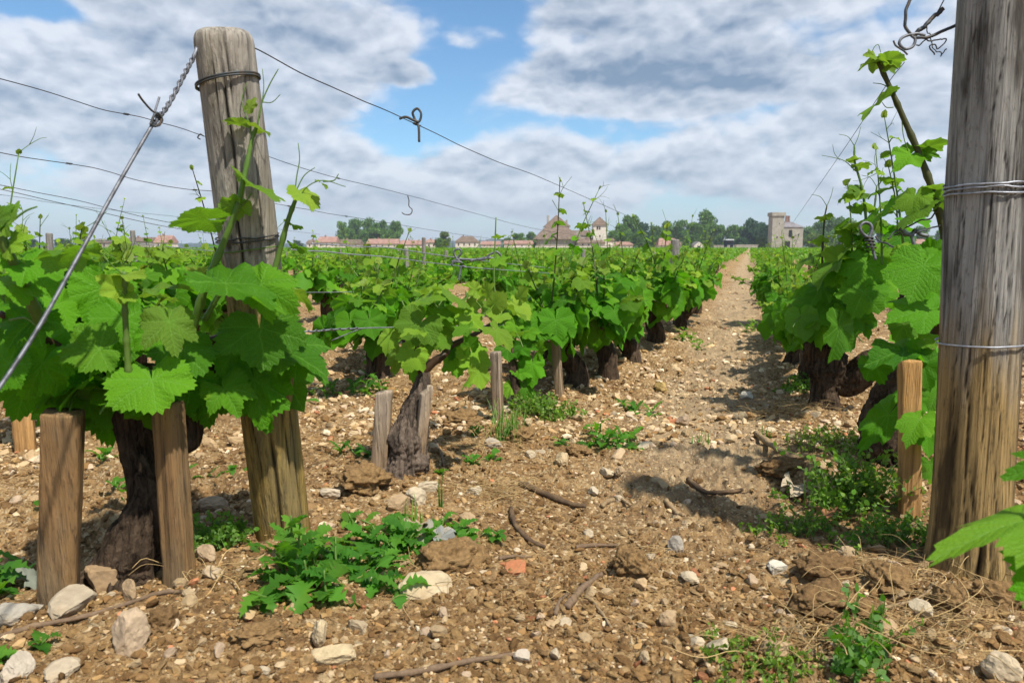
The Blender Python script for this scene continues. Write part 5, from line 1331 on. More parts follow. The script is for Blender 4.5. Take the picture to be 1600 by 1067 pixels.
wl = c.box('wall', 1080, 1095, 384, 388, 0, 7, M['wall'], base=True)
mbg = MB(); V = [(c.X(1079.6), -.02, c.Z(384)), (c.X(1095.4), -.02, c.Z(384)), (c.X(1087.5), -.02, c.Z(378)), (c.X(1079.6), 7, c.Z(384)), (c.X(1095.4), 7, c.Z(384)), (c.X(1087.5), 7, c.Z(378))]
mbg.add(V, [np.array([[0, 1, 2], [5, 4, 3]]), np.array([[0, 3, 4, 1]])]); c.part('gable', mbg, M['wall'])
V2_ = np.array(V) * [1.06, 1, 1] + [0, 0, .12]; mbg = MB(); mbg.add(V2_, [np.array([[1, 4, 5, 2], [2, 5, 3, 0]])]); c.part('roof', mbg, M['roof_g'])
c.window(1085.5, 1089.5, 384.5, 388, -.02, name='doorway', parent=wl)
for x0, x1, y0, lab in ((1110, 1142, 384, 'low pale field wall by the dark blue tall tractor'), (1144, 1178, 383.2, 'low pinkish field wall running to the square ruined tower')):
    c = Far('field_wall', (x0 + x1) / 2, 290, lab, 'wall'); c.box('wall', x0, x1, y0, 388, 0, .7, M['wall_g'], base=True); c.box('coping', x0 - .3, x1 + .3, y0 - .5, y0, -.12, .82, M['wall'])
# --- tall straddling tractor
c = Far('vineyard_tractor', 1133, 240, 'dark blue tall vineyard tractor with pale roof in front of the trees', 'tractor')
cb = c.box('cabin', 1127.5, 1138.5, 376, 383.4, -1.2, 1.4, M['navy']); c.box('roof', 1127, 1139, 374.2, 375.9, -1.4, 1.6, M['pale'])
c.window(1129, 1137, 377, 380.4, -1.2, M['dark'], parent=cb)
for x in (1127.4, 1136.6):
    c.box('leg', x, x + 2, 383.45, 386.2, -1, 1, M['navy'])
    for dd in (-1.0, 1.1):
        mbw = MB(); ctr = np.array([c.X(x + 1), dd, .34]); V, Fs, uv = tube([ctr - [.16, 0, 0], ctr + [.16, 0, 0]], .34, 16); mbw.add(V, Fs, uv); c.part('wheel', mbw, M['dark'])
# --- trees
def tree_mesh(seed, flat=1.0, dense=1.0, tall=1.0):
    rg = np.random.default_rng(seed); mb = MB()
    nl = 34
    cs = []
    for i in range(nl):
        a = rg.uniform(0, 6.28); h = rg.uniform(.12, .90); rad = .33 * math.sqrt(max(.05, 1 - ((h - .5) / .5) ** 2 * .8)) * rg.uniform(.3, 1.05)
        cs.append((rad * math.cos(a), rad * math.sin(a), h, rg.uniform(.11, .20)))
    for (x, y, z, r) in cs:
        n = int(110 * dense)
        A = rg.normal(size=(n, 3)); A /= np.linalg.norm(A, axis=1)[:, None]
        C = np.array([x, y, z]) + A * r * rg.uniform(.55, 1.12, (n, 1)) * [1, 1, .85]
        U = rg.normal(size=(n, 3)); U /= np.linalg.norm(U, axis=1)[:, None]
        W = np.cross(U, rg.normal(size=(n, 3))); W /= np.linalg.norm(W, axis=1)[:, None]
        s = rg.uniform(.022, .046, (n, 1))
        V = np.stack([C - U * s, C - W * s * .8, C + U * s, C + W * s * .8], 1).reshape(-1, 3)
        t = np.zeros((n, 4)); t[:, 1] = np.clip(rg.normal(.45, .22) + rg.normal(0, .15, n), 0, 1)
        mb.add(V, [np.arange(4 * n).reshape(-1, 4)], tint=np.repeat(t, 4, 0))
    tr = MB()
    V, Fs, uv = tube(spline([(0, 0, -.02), (.005, 0, .2), (0, .01, .45), (.01, 0, .7)], 10), np.linspace(.028, .008, 10), 7); tr.add(V, Fs, uv)
    for i in range(6):
        x, y, z, r = cs[i]; V, Fs, uv = tube(spline([(0, 0, z * .5), (x * .5, y * .5, z * .8), (x, y, z)], 6), np.linspace(.012, .004, 6), 5); tr.add(V, Fs, uv)
    return mb, tr
TREES = {}
for k, seed in enumerate((11, 12, 13, 14, 15)):
    mb, tr = tree_mesh(seed)
    trm = tr.mesh('trunk', M['bark'])
    TREES[k] = (trm, {m: mb.mesh('crown', M[m], None, False) for m in ('crown_m', 'crown_d', 'crown_l')})
_tn = [0]
def tree(px, top, wpx, kind, D, label, group=None, name='leafy_tree', base=None):
    k = _tn[0] % 5; _tn[0] += 1
    p = GP(px, D); h = zat(top, D) * 1.04; r = wpx * D / F / 2 / .46
    root = empty(name, (p[0], p[1], -.2), label, 'tree', group)
    root.rotation_euler = (0, 0, px * 1.7)
    root.scale = (r, r, h)
    for nm, me in (('trunk', TREES[k][0]), ('crown', TREES[k][1][kind])):
        o = bpy.data.objects.new(nm, me); col.objects.link(o); o.parent = root
GT = 'trees behind the manor and village'
GL = 'leafy green tree in the line of trees beyond the fields'
T_ = [(541, 349, 24, 'crown_m', 430, 'leftmost green tree of the clump over the red village roofs'), (561, 345, 28, 'crown_m', 440), (583, 344, 30, 'crown_m', 435), (603, 347, 24, 'crown_m', 440), (622, 349, 24, 'crown_m', 425, 'round tree at the end of the clump over the village roofs'),
      (552, 358, 26, 'crown_m', 420), (593, 358, 30, 'crown_m', 418), (613, 360, 22, 'crown_m', 418), (572, 360, 24, 'crown_m', 418), (521, 372, 14, 'crown_d', 430), (471, 376, 18, 'crown_d', 440, 'small dark tree beside the leaning post'), (697, 363, 20, 'crown_l', 325, 'pale green tree between two village houses'), (688, 372, 16, 'crown_m', 322),
      (793, 372, 20, 'crown_m', 380), (810, 366, 24, 'crown_m', 380), (830, 364, 24, 'crown_m', 390), (845, 368, 22, 'crown_d', 390), (955, 362, 22, 'crown_m', 360), (966, 352, 26, 'crown_m', 370), (982, 341, 34, 'crown_m', 380, 'tall round tree right of the bell tower'), (1003, 350, 28, 'crown_d', 380), (972, 364, 30, 'crown_m', 350), (995, 362, 30, 'crown_m', 350), (1020, 354, 28, 'crown_m', 390),
      (1038, 349, 30, 'crown_m', 400), (1056, 347, 34, 'crown_m', 395), (1076, 350, 30, 'crown_m', 400), (1097, 333, 34, 'crown_m', 390, 'tallest tree of the line, standing over the white gable house'), (1090, 352, 30, 'crown_m', 370), (1117, 354, 28, 'crown_m', 390), (1137, 354, 30, 'crown_m', 385), (1150, 356, 26, 'crown_m', 390), (1167, 345, 34, 'crown_d', 370, 'dark spreading conifer left of the square ruined tower'), (1182, 349, 26, 'crown_d', 375), (1188, 355, 24, 'crown_d', 360),
      (1068, 369, 18, 'crown_m', 310), (1104, 370, 15, 'crown_l', 305, 'small pale yellow-green tree by the white gable house'), (1183, 371, 18, 'crown_l', 305, 'small pale bush-like tree at the foot of the square ruined tower'), (1120, 372, 18, 'crown_d', 320), (1152, 372, 22, 'crown_d', 330), (1040, 366, 26, 'crown_m', 350), (1020, 370, 22, 'crown_m', 320),
      (1253, 356, 26, 'crown_m', 370), (1272, 347, 32, 'crown_m', 380), (1296, 343, 36, 'crown_m', 380), (1320, 346, 32, 'crown_m', 385), (1345, 349, 32, 'crown_m', 385), (1372, 352, 32, 'crown_m', 390), (1400, 355, 32, 'crown_m', 390), (1430, 356, 32, 'crown_m', 395), (1462, 358, 34, 'crown_m', 395), (1500, 360, 34, 'crown_m', 395), (1262, 366, 26, 'crown_l', 330), (1285, 364, 28, 'crown_m', 335), (1310, 366, 28, 'crown_m', 335), (1590, 358, 34, 'crown_d', 390),
      (60, 374, 26, 'crown_d', 430), (110, 373, 28, 'crown_d', 430), (165, 374, 24, 'crown_d', 420)]
for t in T_:
    if len(t) > 5: tree(*t)
    else: tree(*t, GL, GT)
# --- wooded hills on the horizon
mb = MB(); rg = np.random.default_rng(9)
nx, ny = 900, 14
azs = np.linspace(-R_(50), R_(50), nx); ds = np.linspace(900, 2600, ny)
AZ, DS = np.meshgrid(azs, ds, indexing='ij')
prof = np.interp(np.tan(azs) * F + 800, [-600, 0, 250, 480, 620, 720, 830, 1000, 1300, 1700, 2400], [9, 9.5, 9, 8.5, 9, 14, 15.5, 12, 8, 9, 9])
prof = prof + (fbm(np.stack([azs * 40, azs * 0, azs * 0], 1), 3, 4) - .5) * 4 + (vnoise(np.stack([azs * 420, azs * 0, azs * 0], 1), 6) - .5) * 1.3
tt = (DS - 900) / 1700
Z = -6 + (prof[:, None] * DS / F) * np.clip(tt * 1.15, 0, 1) ** 1.2
Z = Z + (fbm(np.stack([AZ.ravel() * 260, DS.ravel() / 60, 0 * DS.ravel()], 1), 3, 8).reshape(Z.shape) - .5) * 5 * (tt > .05)
hx = -np.sin(YAW - AZ) * DS * -1; 
X = np.sin(AZ - YAW) * DS; Y = np.cos(AZ - YAW) * DS
V = np.stack([X.ravel(), Y.ravel(), Z.ravel()], 1)
i = np.arange(nx - 1)[:, None] * ny; j = np.arange(ny - 1)[None, :]
tq = np.zeros((len(V), 4)); tq[:, 1] = fbm(np.stack([AZ.ravel() * 300, DS.ravel() / 90, 0 * DS.ravel()], 1), 3, 2); tq[:, 3] = 1
mb.add(V, [np.stack([i + j, i + ny + j, i + ny + j + 1, i + j + 1], -1).reshape(-1, 4)], tint=tq)
tag(mb.build('hills', M['hill']), kind='structure')

# ================================================================== weeds, straw, twigs, stones
def strip_leaf(mb, base, out, L, W, rg, jag=.6, n=11, rise=.6, droop=1.0, age=.2):
    """long toothed leaf along a curved midrib"""
    out = unit(np.array([out[0], out[1], 0])); side = np.cross([0, 0, 1.0], out)
    s = np.linspace(0, 1, n)
    mid = np.asarray(base) + out * (L * (s - .12 * s ** 2))[:, None] + np.array([0, 0, 1.0]) * (L * (rise * s - droop * .75 * s ** 2))[:, None]
    wd = W * np.sin(np.pi * np.clip(s * .93 + .06, 0, 1)) ** .75 * (1 + jag * np.where(np.arange(n) % 2 == 0, .55, -.62)); wd[-1] = .001
    tw = rg.normal(0, .25); zr = rg.uniform(-.2, .5) * wd + .22 * W * np.sin(np.arange(n) * 2.2 + rg.uniform(0, 6))
    lean = np.where(np.arange(n) % 2 == 0, .16, 0)[:, None] * W * out * .8
    a = mid + side * wd[:, None] + lean + np.array([0, 0, 1.0]) * (zr + tw * wd)[:, None]
    b = mid - side * wd[:, None] + lean + np.array([0, 0, 1.0]) * (zr[::-1] - tw * wd)[:, None]
    V = np.stack([a, mid, b], 1).reshape(-1, 3)
    i = np.arange(n - 1)[:, None] * 3; j = np.arange(2)[None, :]
    mb.add(V, [np.stack([i + j, i + j + 1, i + 3 + j + 1, i + 3 + j], -1).reshape(-1, 4)], tint=(age, rg.uniform(), 0, 1))
def thistle(px, py, nl, L, W, label, seed, rise=.8, jag=.75, age=(.0, .35), stems=3, spread=.04, sx=1.0, name='thistle', cat='weed', group=None, hgt=.05):
    p, d = GD(px, py); rg = np.random.default_rng(seed)
    p[2] = hdz(p[0], p[1]) - .004
    root = empty(name, p, label, cat, group); mb = MB()
    for k in range(stems):
        ms = MB()
        b = p + np.array([*(rg.normal(0, spread, 2)), 0]) * np.array([1, 1, 0]) + RT * rg.normal(0, spread * (sx - 1)) if sx > 1 else p + np.array([*(rg.normal(0, spread, 2)), 0])
        b[2] = hdz(b[0], b[1]) - .004
        top = b + np.array([*rg.normal(0, .012, 2), hgt * rg.uniform(.5, 1.2)])
        V, Fs, uv = tube(spline([b, (b + top) / 2 + rg.normal(0, .004, 3), top], 8), np.linspace(.0028, .0014, 8), 6); ms.add(V, Fs, uv); ms.build('stem', M['stem'], root)
        m = max(2, nl // stems)
        for i in range(m):
            q = (i / m); az = i * 2.4 + rg.normal(0, .3)
            strip_leaf(mb, b + (top - b) * q, (math.cos(az), math.sin(az)), L * rg.uniform(.55, 1.15) * (1 - .35 * q), W * rg.uniform(.7, 1.2) * (1 - .25 * q), rg, jag, 13, rise * rg.uniform(.5, 1.3) + .4 * q, rg.uniform(.5, 1.3), rg.uniform(*age))
    mb.build('foliage', M['weed'], root)
def chickweed(px, py, wm, hm, n, label, seed, leaf=.009, age=(.1, .7), dry=.0, name='chickweed', group=None, depth=.8):
    p, d = GD(px, py); rg = np.random.default_rng(seed); p[2] = hdz(p[0], p[1])
    root = empty(name, p, label, 'weed', group); mb, ms = MB(), MB()
    for k in range(n):
        off = rg.normal(0, .42, 2); b = p + RT * off[0] * wm + np.array([-RT[1], RT[0], 0]) * off[1] * wm * depth; b[2] = hdz(b[0], b[1])
        h = hm * rg.uniform(.3, 1.1) * math.exp(-(off ** 2).sum() * .6)
        top = b + np.array([*rg.normal(0, .5, 2) * h, h]); mid = (b + top) / 2 + np.array([*rg.normal(0, .18, 2) * h, h * .1])
        c = spline([b, mid, top], 8); V, Fs, uv = tube(c, .0007, 4, cap=False); ms.add(V, Fs, uv, (0, 0, .5 if rg.random() < dry else 0))
        for q in c[2:]:
            for _ in range(2):
                t = rg.normal(size=3) + [0, 0, .3]; t = unit(t); nn = unit(np.cross(t, rg.normal(size=3))); x = np.cross(t, nn); s = leaf * rg.uniform(.5, 1.25)
                o = q + rg.normal(0, .002, 3)
                V = np.array([o, o + t * s * .35 + x * s * .33, o + t * s * .75 + x * s * .26, o + t * s, o + t * s * .75 - x * s * .26, o + t * s * .35 - x * s * .33])
                ag = rg.uniform(*age); ag = 1.0 if rg.random() < dry else ag
                mb.add(V, [np.array([[0, 1, 2, 3], [0, 3, 4, 5]])], tint=(ag, rg.uniform(), 0, 1))
    merged((mb, 0), (ms, 1)).build('foliage', [M['weed'], M['stem']], root)
def grass(px, py, n, L, wm, label, seed, mat=None, age=(.1, .6), bend=.5, name='grass_tuft', group=None, cat='grass tuft'):
    p, d = GD(px, py); rg = np.random.default_rng(seed); p[2] = hdz(p[0], p[1]); mb = MB()
    for k in range(n):
        b = p + np.array([*rg.normal(0, wm, 2), 0]); b[2] = hdz(b[0], b[1]) - .003
        az = rg.uniform(0, 6.28); o = np.array([math.cos(az), math.sin(az), 0]); l = L * rg.uniform(.4, 1.15); k_ = rg.uniform(.1, 1) * bend
        s = np.linspace(0, 1, 7); c = b + o * (l * k_ * s ** 1.7)[:, None] + np.array([0, 0, 1.0]) * (l * (s - .35 * k_ * s ** 2.4))[:, None]
        x = np.cross(o, [0, 0, 1]); w = (.0016 * (1 - s) ** .6 + .0002)[:, None]
        V = np.stack([c + x * w, c - x * w], 1).reshape(-1, 3); i = np.arange(6)[:, None] * 2
        mb.add(V, [np.concatenate([i, i + 1, i + 3, i + 2], 1)], tint=(rg.uniform(*age), rg.uniform(), 0, 1))
    return tag(mb.build(name, mat or M['weed'], None, p), label, cat, group)
def straw(px, py, n, L, wm, label, seed, name='straw_tuft', r=.0008, flat=.5, group=None):
    p, d = GD(px, py); rg = np.random.default_rng(seed); p[2] = hdz(p[0], p[1]); mb = MB()
    for k in range(n):
        b = p + RT * rg.normal(0, wm) + np.array([-RT[1], RT[0], 0]) * rg.normal(0, wm * .5); b[2] = hdz(b[0], b[1]) + rg.uniform(.0, .02)
        az = rg.uniform(0, 6.28); o = np.array([math.cos(az), math.sin(az), rg.normal(0, flat * .5)]); l = L * rg.uniform(.4, 1.2)
        sd = np.array([-o[1], o[0], 0]) * rg.normal(0, .45)
        pts = [b, b + o * l * .35 + sd * l * .3 + [0, 0, .012 * rg.random()], b + o * l * .7 + sd * l * .5 + [0, 0, flat * .03 * rg.random()], b + o * l + sd * l * .3]
        pts = np.array(pts); pts[:, 2] = np.maximum(pts[:, 2], Hd(pts[:, 0], pts[:, 1]) + .001)
        V, Fs, uv = tube(spline(pts, 9), r * .55 * rg.uniform(.5, 1.3), 4); c = np.array([.42, .29, .13]) * rg.uniform(.45, 1.3)
        mb.add(V, Fs, uv, (*c, 1))
    return tag(mb.build(name, M['straw'], None, p), label, 'dry grass', group)
def loose_straw(*a):
    o = straw(*a, name='straw_litter'); del o['label']; del o['category']; o['kind'] = 'stuff'
thistle(470, 900, 34, .072, .014, 'tall bright green thistle at the foot of the leaning post', 1, stems=5, spread=.028, hgt=.095, rise=.9, age=(.05, .4))
thistle(432, 935, 16, .085, .015, 'broad-leaved thistle seedling left of the tall bright thistle', 2, stems=2, spread=.02, hgt=.03, rise=.55)
thistle(500, 915, 16, .075, .016, 'thistle shoot leaning towards the bare soil under the leaning post', 21, stems=3, spread=.03, hgt=.06, rise=.6)
thistle(590, 868, 44, .065, .015, 'dark green spreading weed patch right of the tall thistle', 3, stems=8, spread=.045, hgt=.03, rise=.6, jag=.5, age=(0, .2), sx=1.6, name='weed')
thistle(680, 862, 24, .05, .012, 'dark weed tucked behind the large crumbly soil lump', 25, stems=5, spread=.03, hgt=.02, rise=.5, jag=.5, age=(0, .2), name='weed')
thistle(700, 845, 16, .05, .011, 'dark weed between two pale stones of the weed patch', 28, stems=4, spread=.03, hgt=.025, rise=.6, jag=.5, age=(0, .25), name='weed')
thistle(755, 846, 18, .045, .010, 'last small weed of the weed patch, nearest the straw heap', 26, stems=3, spread=.025, hgt=.02, rise=.5, jag=.5, age=(0, .2), name='weed')
thistle(550, 890, 18, .06, .013, 'thistle seedling between the tall thistle and the weed patch', 27, stems=3, spread=.03, hgt=.03, rise=.5, age=(0, .25))
thistle(640, 850, 26, .06, .013, 'dark leafy weed beside the grey curled dead leaves', 4, stems=5, spread=.03, hgt=.03, rise=.6, jag=.4, age=(0, .2), name='weed')
thistle(730, 838, 18, .045, .012, 'low green weed at the end of the weed patch', 5, stems=4, spread=.03, hgt=.015, rise=.5, jag=.3, name='weed')
thistle(540, 850, 26, .05, .012, 'yellow-green weed just behind the tall thistle', 6, stems=6, spread=.03, hgt=.03, rise=.7, jag=.3, age=(.2, .6), name='weed')
thistle(945, 690, 40, .075, .011, 'blue-green feathery thistle in the middle of the path', 7, stems=6, spread=.045, hgt=.035, rise=.75, jag=.85, age=(0, .15))
thistle(905, 695, 12, .05, .010, 'small feathery thistle against a clod left of the path thistle', 8, stems=2, spread=.02, hgt=.02, jag=.8, age=(0, .15))
thistle(992, 640, 20, .06, .010, 'small round green weed beyond the path thistle', 9, stems=4, spread=.04, hgt=.025, jag=.6, age=(.05, .2), name='weed')
thistle(582, 615, 34, .075, .012, 'bushy green weed below the crooked dark trunk', 10, stems=6, spread=.05, hgt=.06, jag=.7, age=(.05, .3), name='weed')
thistle(560, 568, 18, .07, .012, 'flat green weed on bare soil near the crooked dark trunk', 11, stems=3, spread=.06, hgt=.02, jag=.4, age=(.2, .5), name='weed')
thistle(490, 620, 22, .06, .011, 'tufty green weed just right of the leaning post', 12, stems=5, spread=.05, hgt=.05, jag=.5, age=(.15, .5), name='weed')
thistle(1062, 535, 30, .08, .012, 'bright green weed at the foot of the thick twisted trunk', 13, stems=6, spread=.06, hgt=.08, jag=.5, age=(.2, .6), name='weed')
thistle(1198, 518, 20, .08, .012, 'green weed on the sunny edge of the path farther off', 14, stems=4, spread=.07, hgt=.05, jag=.4, age=(.3, .6), name='weed')
thistle(757, 720, 14, .04, .009, 'tiny grey-green weed among straw below the pale stake', 15, stems=3, spread=.02, hgt=.03, jag=.6, age=(0, .1), name='weed')
thistle(742, 680, 12, .035, .008, 'tiny upright weed left of a round pebble', 16, stems=2, spread=.012, hgt=.04, jag=.5, age=(0, .15), name='weed')
thistle(560, 715, 16, .05, .009, 'dark weed left of the short worn stake', 17, stems=3, spread=.03, hgt=.03, jag=.6, age=(0, .15), name='weed')
thistle(690, 735, 6, .035, .010, 'little green sprout at the foot of the split grey stake', 18, stems=1, spread=.005, hgt=.01, jag=.3, name='weed')
thistle(20, 920, 26, .075, .013, 'dark weed cut by the picture edge next to the squat brown stake', 19, stems=5, spread=.04, hgt=.05, jag=.6, age=(0, .2), name='weed')
thistle(30, 1030, 12, .045, .010, 'small weed lying between stones in the bottom corner', 20, stems=3, spread=.025, hgt=.015, jag=.4, age=(.1, .3), name='weed')
thistle(150, 790, 16, .05, .010, 'small green weed behind the squat brown stake', 22, stems=4, spread=.04, hgt=.03, jag=.5, age=(.05, .3), name='weed')
thistle(150, 720, 20, .06, .010, 'low green weed patch far behind the squat brown stake', 23, stems=5, spread=.06, hgt=.03, jag=.5, age=(.05, .3), name='weed')
thistle(338, 745, 14, .045, .010, 'small green weed left of the leaning post', 24, stems=3, spread=.03, hgt=.03, jag=.5, age=(.05, .3), name='weed')
chickweed(340, 850, .075, .05, 70, 'olive weed with round leaves left of the leaning post foot', 31, .010, (.15, .55), .1)
chickweed(253, 830, .018, .09, 10, 'thin flowering weed climbing the edge-on brown stake', 32, .009, (.5, .9), .1)
chickweed(1330, 792, .10, .11, 130, 'dense bright chickweed cushion left of the orange stake', 33, .012, (.25, .8), .06)
chickweed(1250, 835, .09, .04, 60, 'sparse chickweed trailing over soil by the path', 34, .008, (.3, .8), .25)
chickweed(1305, 700, .15, .05, 90, 'pale dried weed mat under the forked black trunk', 35, .008, (.6, 1.0), .55)
chickweed(1400, 850, .10, .05, 90, 'fine green weed between the orange stake and the thick post', 36, .008, (.1, .5), .1)
chickweed(1350, 1030, .030, .075, 16, 'single green-topped weed at the bottom of the picture', 37, .012, (.1, .4), .0)
chickweed(1345, 1062, .03, .04, 16, 'low green weed under the single green-topped one', 40, .012, (.1, .4), .0)
chickweed(1180, 1050, .09, .025, 70, 'flat greyish weed scrap beside a straw tangle', 38, .007, (.5, 1.0), .6)
chickweed(845, 650, .12, .06, 100, 'yellowish weed fringe behind the grass tuft', 39, .012, (.4, .9), .3)
chickweed(1260, 610, .12, .06, 80, 'small weed at the foot of the forked black trunk', 41, .011, (.1, .5), .1)
grass(795, 685, 90, .11, .022, 'grey-green grass tuft at the foot of the pale stake', 51, age=(.15, .7), bend=.8)
grass(690, 800, 6, .085, .003, 'single upright green grass blade beside a pale block', 52, age=(.0, .2), bend=.15)
grass(640, 825, 14, .055, .012, 'young yellow-green grass blades beside the dead leaves', 53, age=(.5, .9), bend=.4)
grass(1198, 690, 12, .04, .012, 'tiny grass sprig on the path', 54, age=(.0, .3), bend=.8)
grass(1092, 700, 14, .045, .014, 'small grass sprig in the middle of the path', 55, age=(.0, .3), bend=.8)
grass(1262, 790, 3, .12, .004, 'thick green stalk leaning in the chickweed', 56, age=(.3, .5), bend=.3)
straw(780, 775, 80, .10, .035, 'matted straw heap at the edge of the brown soil', 61)
straw(1250, 1020, 60, .11, .035, 'pale straw tangle near the bottom edge', 62, r=.0010)
straw(1430, 1000, 90, .14, .06, 'long brown root tangle before the thick post', 63, r=.0009)
straw(1370, 905, 40, .09, .04, 'thin straw and rootlets on the dark soil bank', 64)
straw(1240, 650, 120, .13, .07, 'yellow dry grass mat under the brown leaning trunk', 65)
straw(1500, 905, 20, .10, .03, 'pale stalks at the splintered foot of the thick post', 66, r=.0012)
straw(540, 700, 30, .12, .05, 'thin dry stalks right of the leaning post', 67)
straw(760, 700, 26, .12, .05, 'long pale stalks below the pale stake', 68, r=.0010)
straw(330, 905, 24, .07, .03, 'pale dry stalks beside the edge-on stake', 69, r=.0012)
straw(1560, 960, 26, .10, .04, 'dry stalks right of the thick post', 70)
loose_straw(600, 910, 30, .06, .09, 'scraps of straw strewn in front of the weed patch', 71)
loose_straw(940, 950, 34, .06, .10, 'scraps of straw strewn over the brown soil', 72)
straw(330, 700, 22, .10, .05, 'grey dead grass behind the leaning post', 73)
loose_straw(1010, 880, 30, .06, .08, 'scraps of straw near the round clod', 74)

def twig(pts, rpx, label, seed, lift=.4, ends=(1, .6)):
    q = []
    for px, py in pts:
        p, d = GD(px, py); p[2] = hdz(p[0], p[1]); q.append((p, d))
    r = rpx * q[0][1] / F / 2
    c = spline([p + [0, 0, r * (.6 + lift)] for p, d in q], 34)
    c[:, 2] = np.maximum(c[:, 2], Hd(c[:, 0], c[:, 1]) + r * .5)
    k = np.ones(7) / 7; zz = np.convolve(np.pad(c[:, 2], 3, 'edge'), k, 'valid'); c[:, 2] = np.maximum(zz, c[:, 2] - .004)
    rad = r * np.linspace(*ends, 34) * (1 + .3 * np.exp(-((np.linspace(0, 3, 34) % 1 - .5) / .08) ** 2))
    mb = MB(); V, Fs, uv = tube(c, rad, 8, noise=.5, nscale=90, seed=seed)
    tone = np.array([.20, .135, .085]) if seed % 3 else np.array([.34, .24, .13])
    if seed in (7, 8, 13): tone = np.array([.10, .065, .04])
    mb.add(V, Fs, uv, (*tone, 1))
    return tag(mb.build('twig', M['twig'], None, q[0][0]), label, 'twig')
twig([(0, 1005), (60, 985), (130, 968), (190, 945), (250, 930), (300, 928)], 10, 'long bent grey twig lying among the corner stones', 1)
twig([(585, 1064), (660, 1053), (730, 1040), (800, 1030), (830, 1026)], 11, 'long straight brown cane lying at the bottom edge', 2)
twig([(886, 960), (905, 938), (925, 915), (940, 895)], 13, 'short thick stick lying aslant on the brown soil', 4)
twig([(868, 966), (874, 950), (888, 940)], 8, 'thin bent stick touching the short thick one', 5)
twig([(798, 800), (806, 830), (826, 848), (852, 857)], 8, 'curved dark twig below the straw heap', 7)
twig([(812, 763), (850, 778), (890, 792), (915, 797)], 11, 'thick dark branch lying behind the straw heap', 8)
twig([(900, 860), (930, 856), (965, 855)], 7, 'thin straight twig in front of the round clod', 10)
twig([(780, 882), (800, 880), (830, 876)], 6, 'thin dark twig behind the orange brick piece', 11)
twig([(1075, 755), (1100, 770), (1140, 772), (1160, 766)], 8, 'dark forked twig in the path hollow', 13)
twig([(940, 790), (965, 784), (985, 795)], 8, 'pale bent twig on the path near a curled stone', 3)
twig([(1040, 790), (1058, 804), (1068, 812)], 9, 'pale short twig on the path', 6)
twig([(1180, 690), (1230, 720), (1262, 716)], 9, 'grey twig reaching into the weed mat', 9)
twig([(680, 700), (690, 715), (694, 730)], 5, 'thin twig at the hollow grey trunk', 14)
twig([(915, 940), (940, 965), (955, 985)], 6, 'pale straw-coloured stem beside the short thick stick', 12)
twig([(590, 905), (615, 890), (640, 878)], 9, 'pale broken cane piece under the weed patch', 15)
twig([(1380, 960), (1440, 935), (1480, 905), (1530, 880)], 5, 'long thin pale stalk before the thick post', 18)

STN = {False: shapes(4, 14, 41, 0, .42, 1.3), True: shapes(5, 10, 42, .5, 1.1, 1.5)}
def stone(px, py, w, h, colr, label, seed, name='stone', cat='stone', clod=False, rz=None, group=None, dep=.75, tilt=.5, mat=None, k=None):
    p, d = GD(px, py); rg = np.random.default_rng(seed); colr = tuple(np.array(colr) * .88)
    sx, sz = w * d / F / 2 * 1.08, h * d / F / 2 * 1.15
    V, Fs = STN[clod][seed % len(STN[clod]) if k is None else k]
    V = V * [sx, sx * dep, sz]
    if clod:
        nn = unit(V + 1e-9); q_ = fbm(nn * 5 + seed, 4, seed, .7); V = V * (1 + .55 * (q_[:, None] - .5) + .22 * (.5 - np.abs(fbm(nn * 11 + seed, 3, seed + 3) - .5) * 3)[:, None])
    Rm = rand_rot(rg, 1, tilt)[0]
    if rz is not None: Rm = np.array([[math.cos(rz + YAW), -math.sin(rz + YAW), 0], [math.sin(rz + YAW), math.cos(rz + YAW), 0], [0, 0, 1]])
    V = V @ Rm.T
    c = np.array([p[0] + FW[0] * sx * .4, p[1] + FW[1] * sx * .4, 0]); c[2] = hdz(c[0], c[1]) + sz * .42
    mb = MB(); mb.add(V + c, [Fs], tint=(*colr, 1))
    o = mb.build(name, mat or (M['clod'] if clod else M['stone']), None, np.array([c[0], c[1], c[2] - sz * .42]), smooth=clod)
    return tag(o, label, cat, group)
PA, TN, GY, OC, RD, BR, WH = (.56, .46, .31), (.46, .32, .18), (.40, .36, .29), (.52, .36, .13), (.50, .19, .085), (.24, .155, .08), (.68, .62, .50)
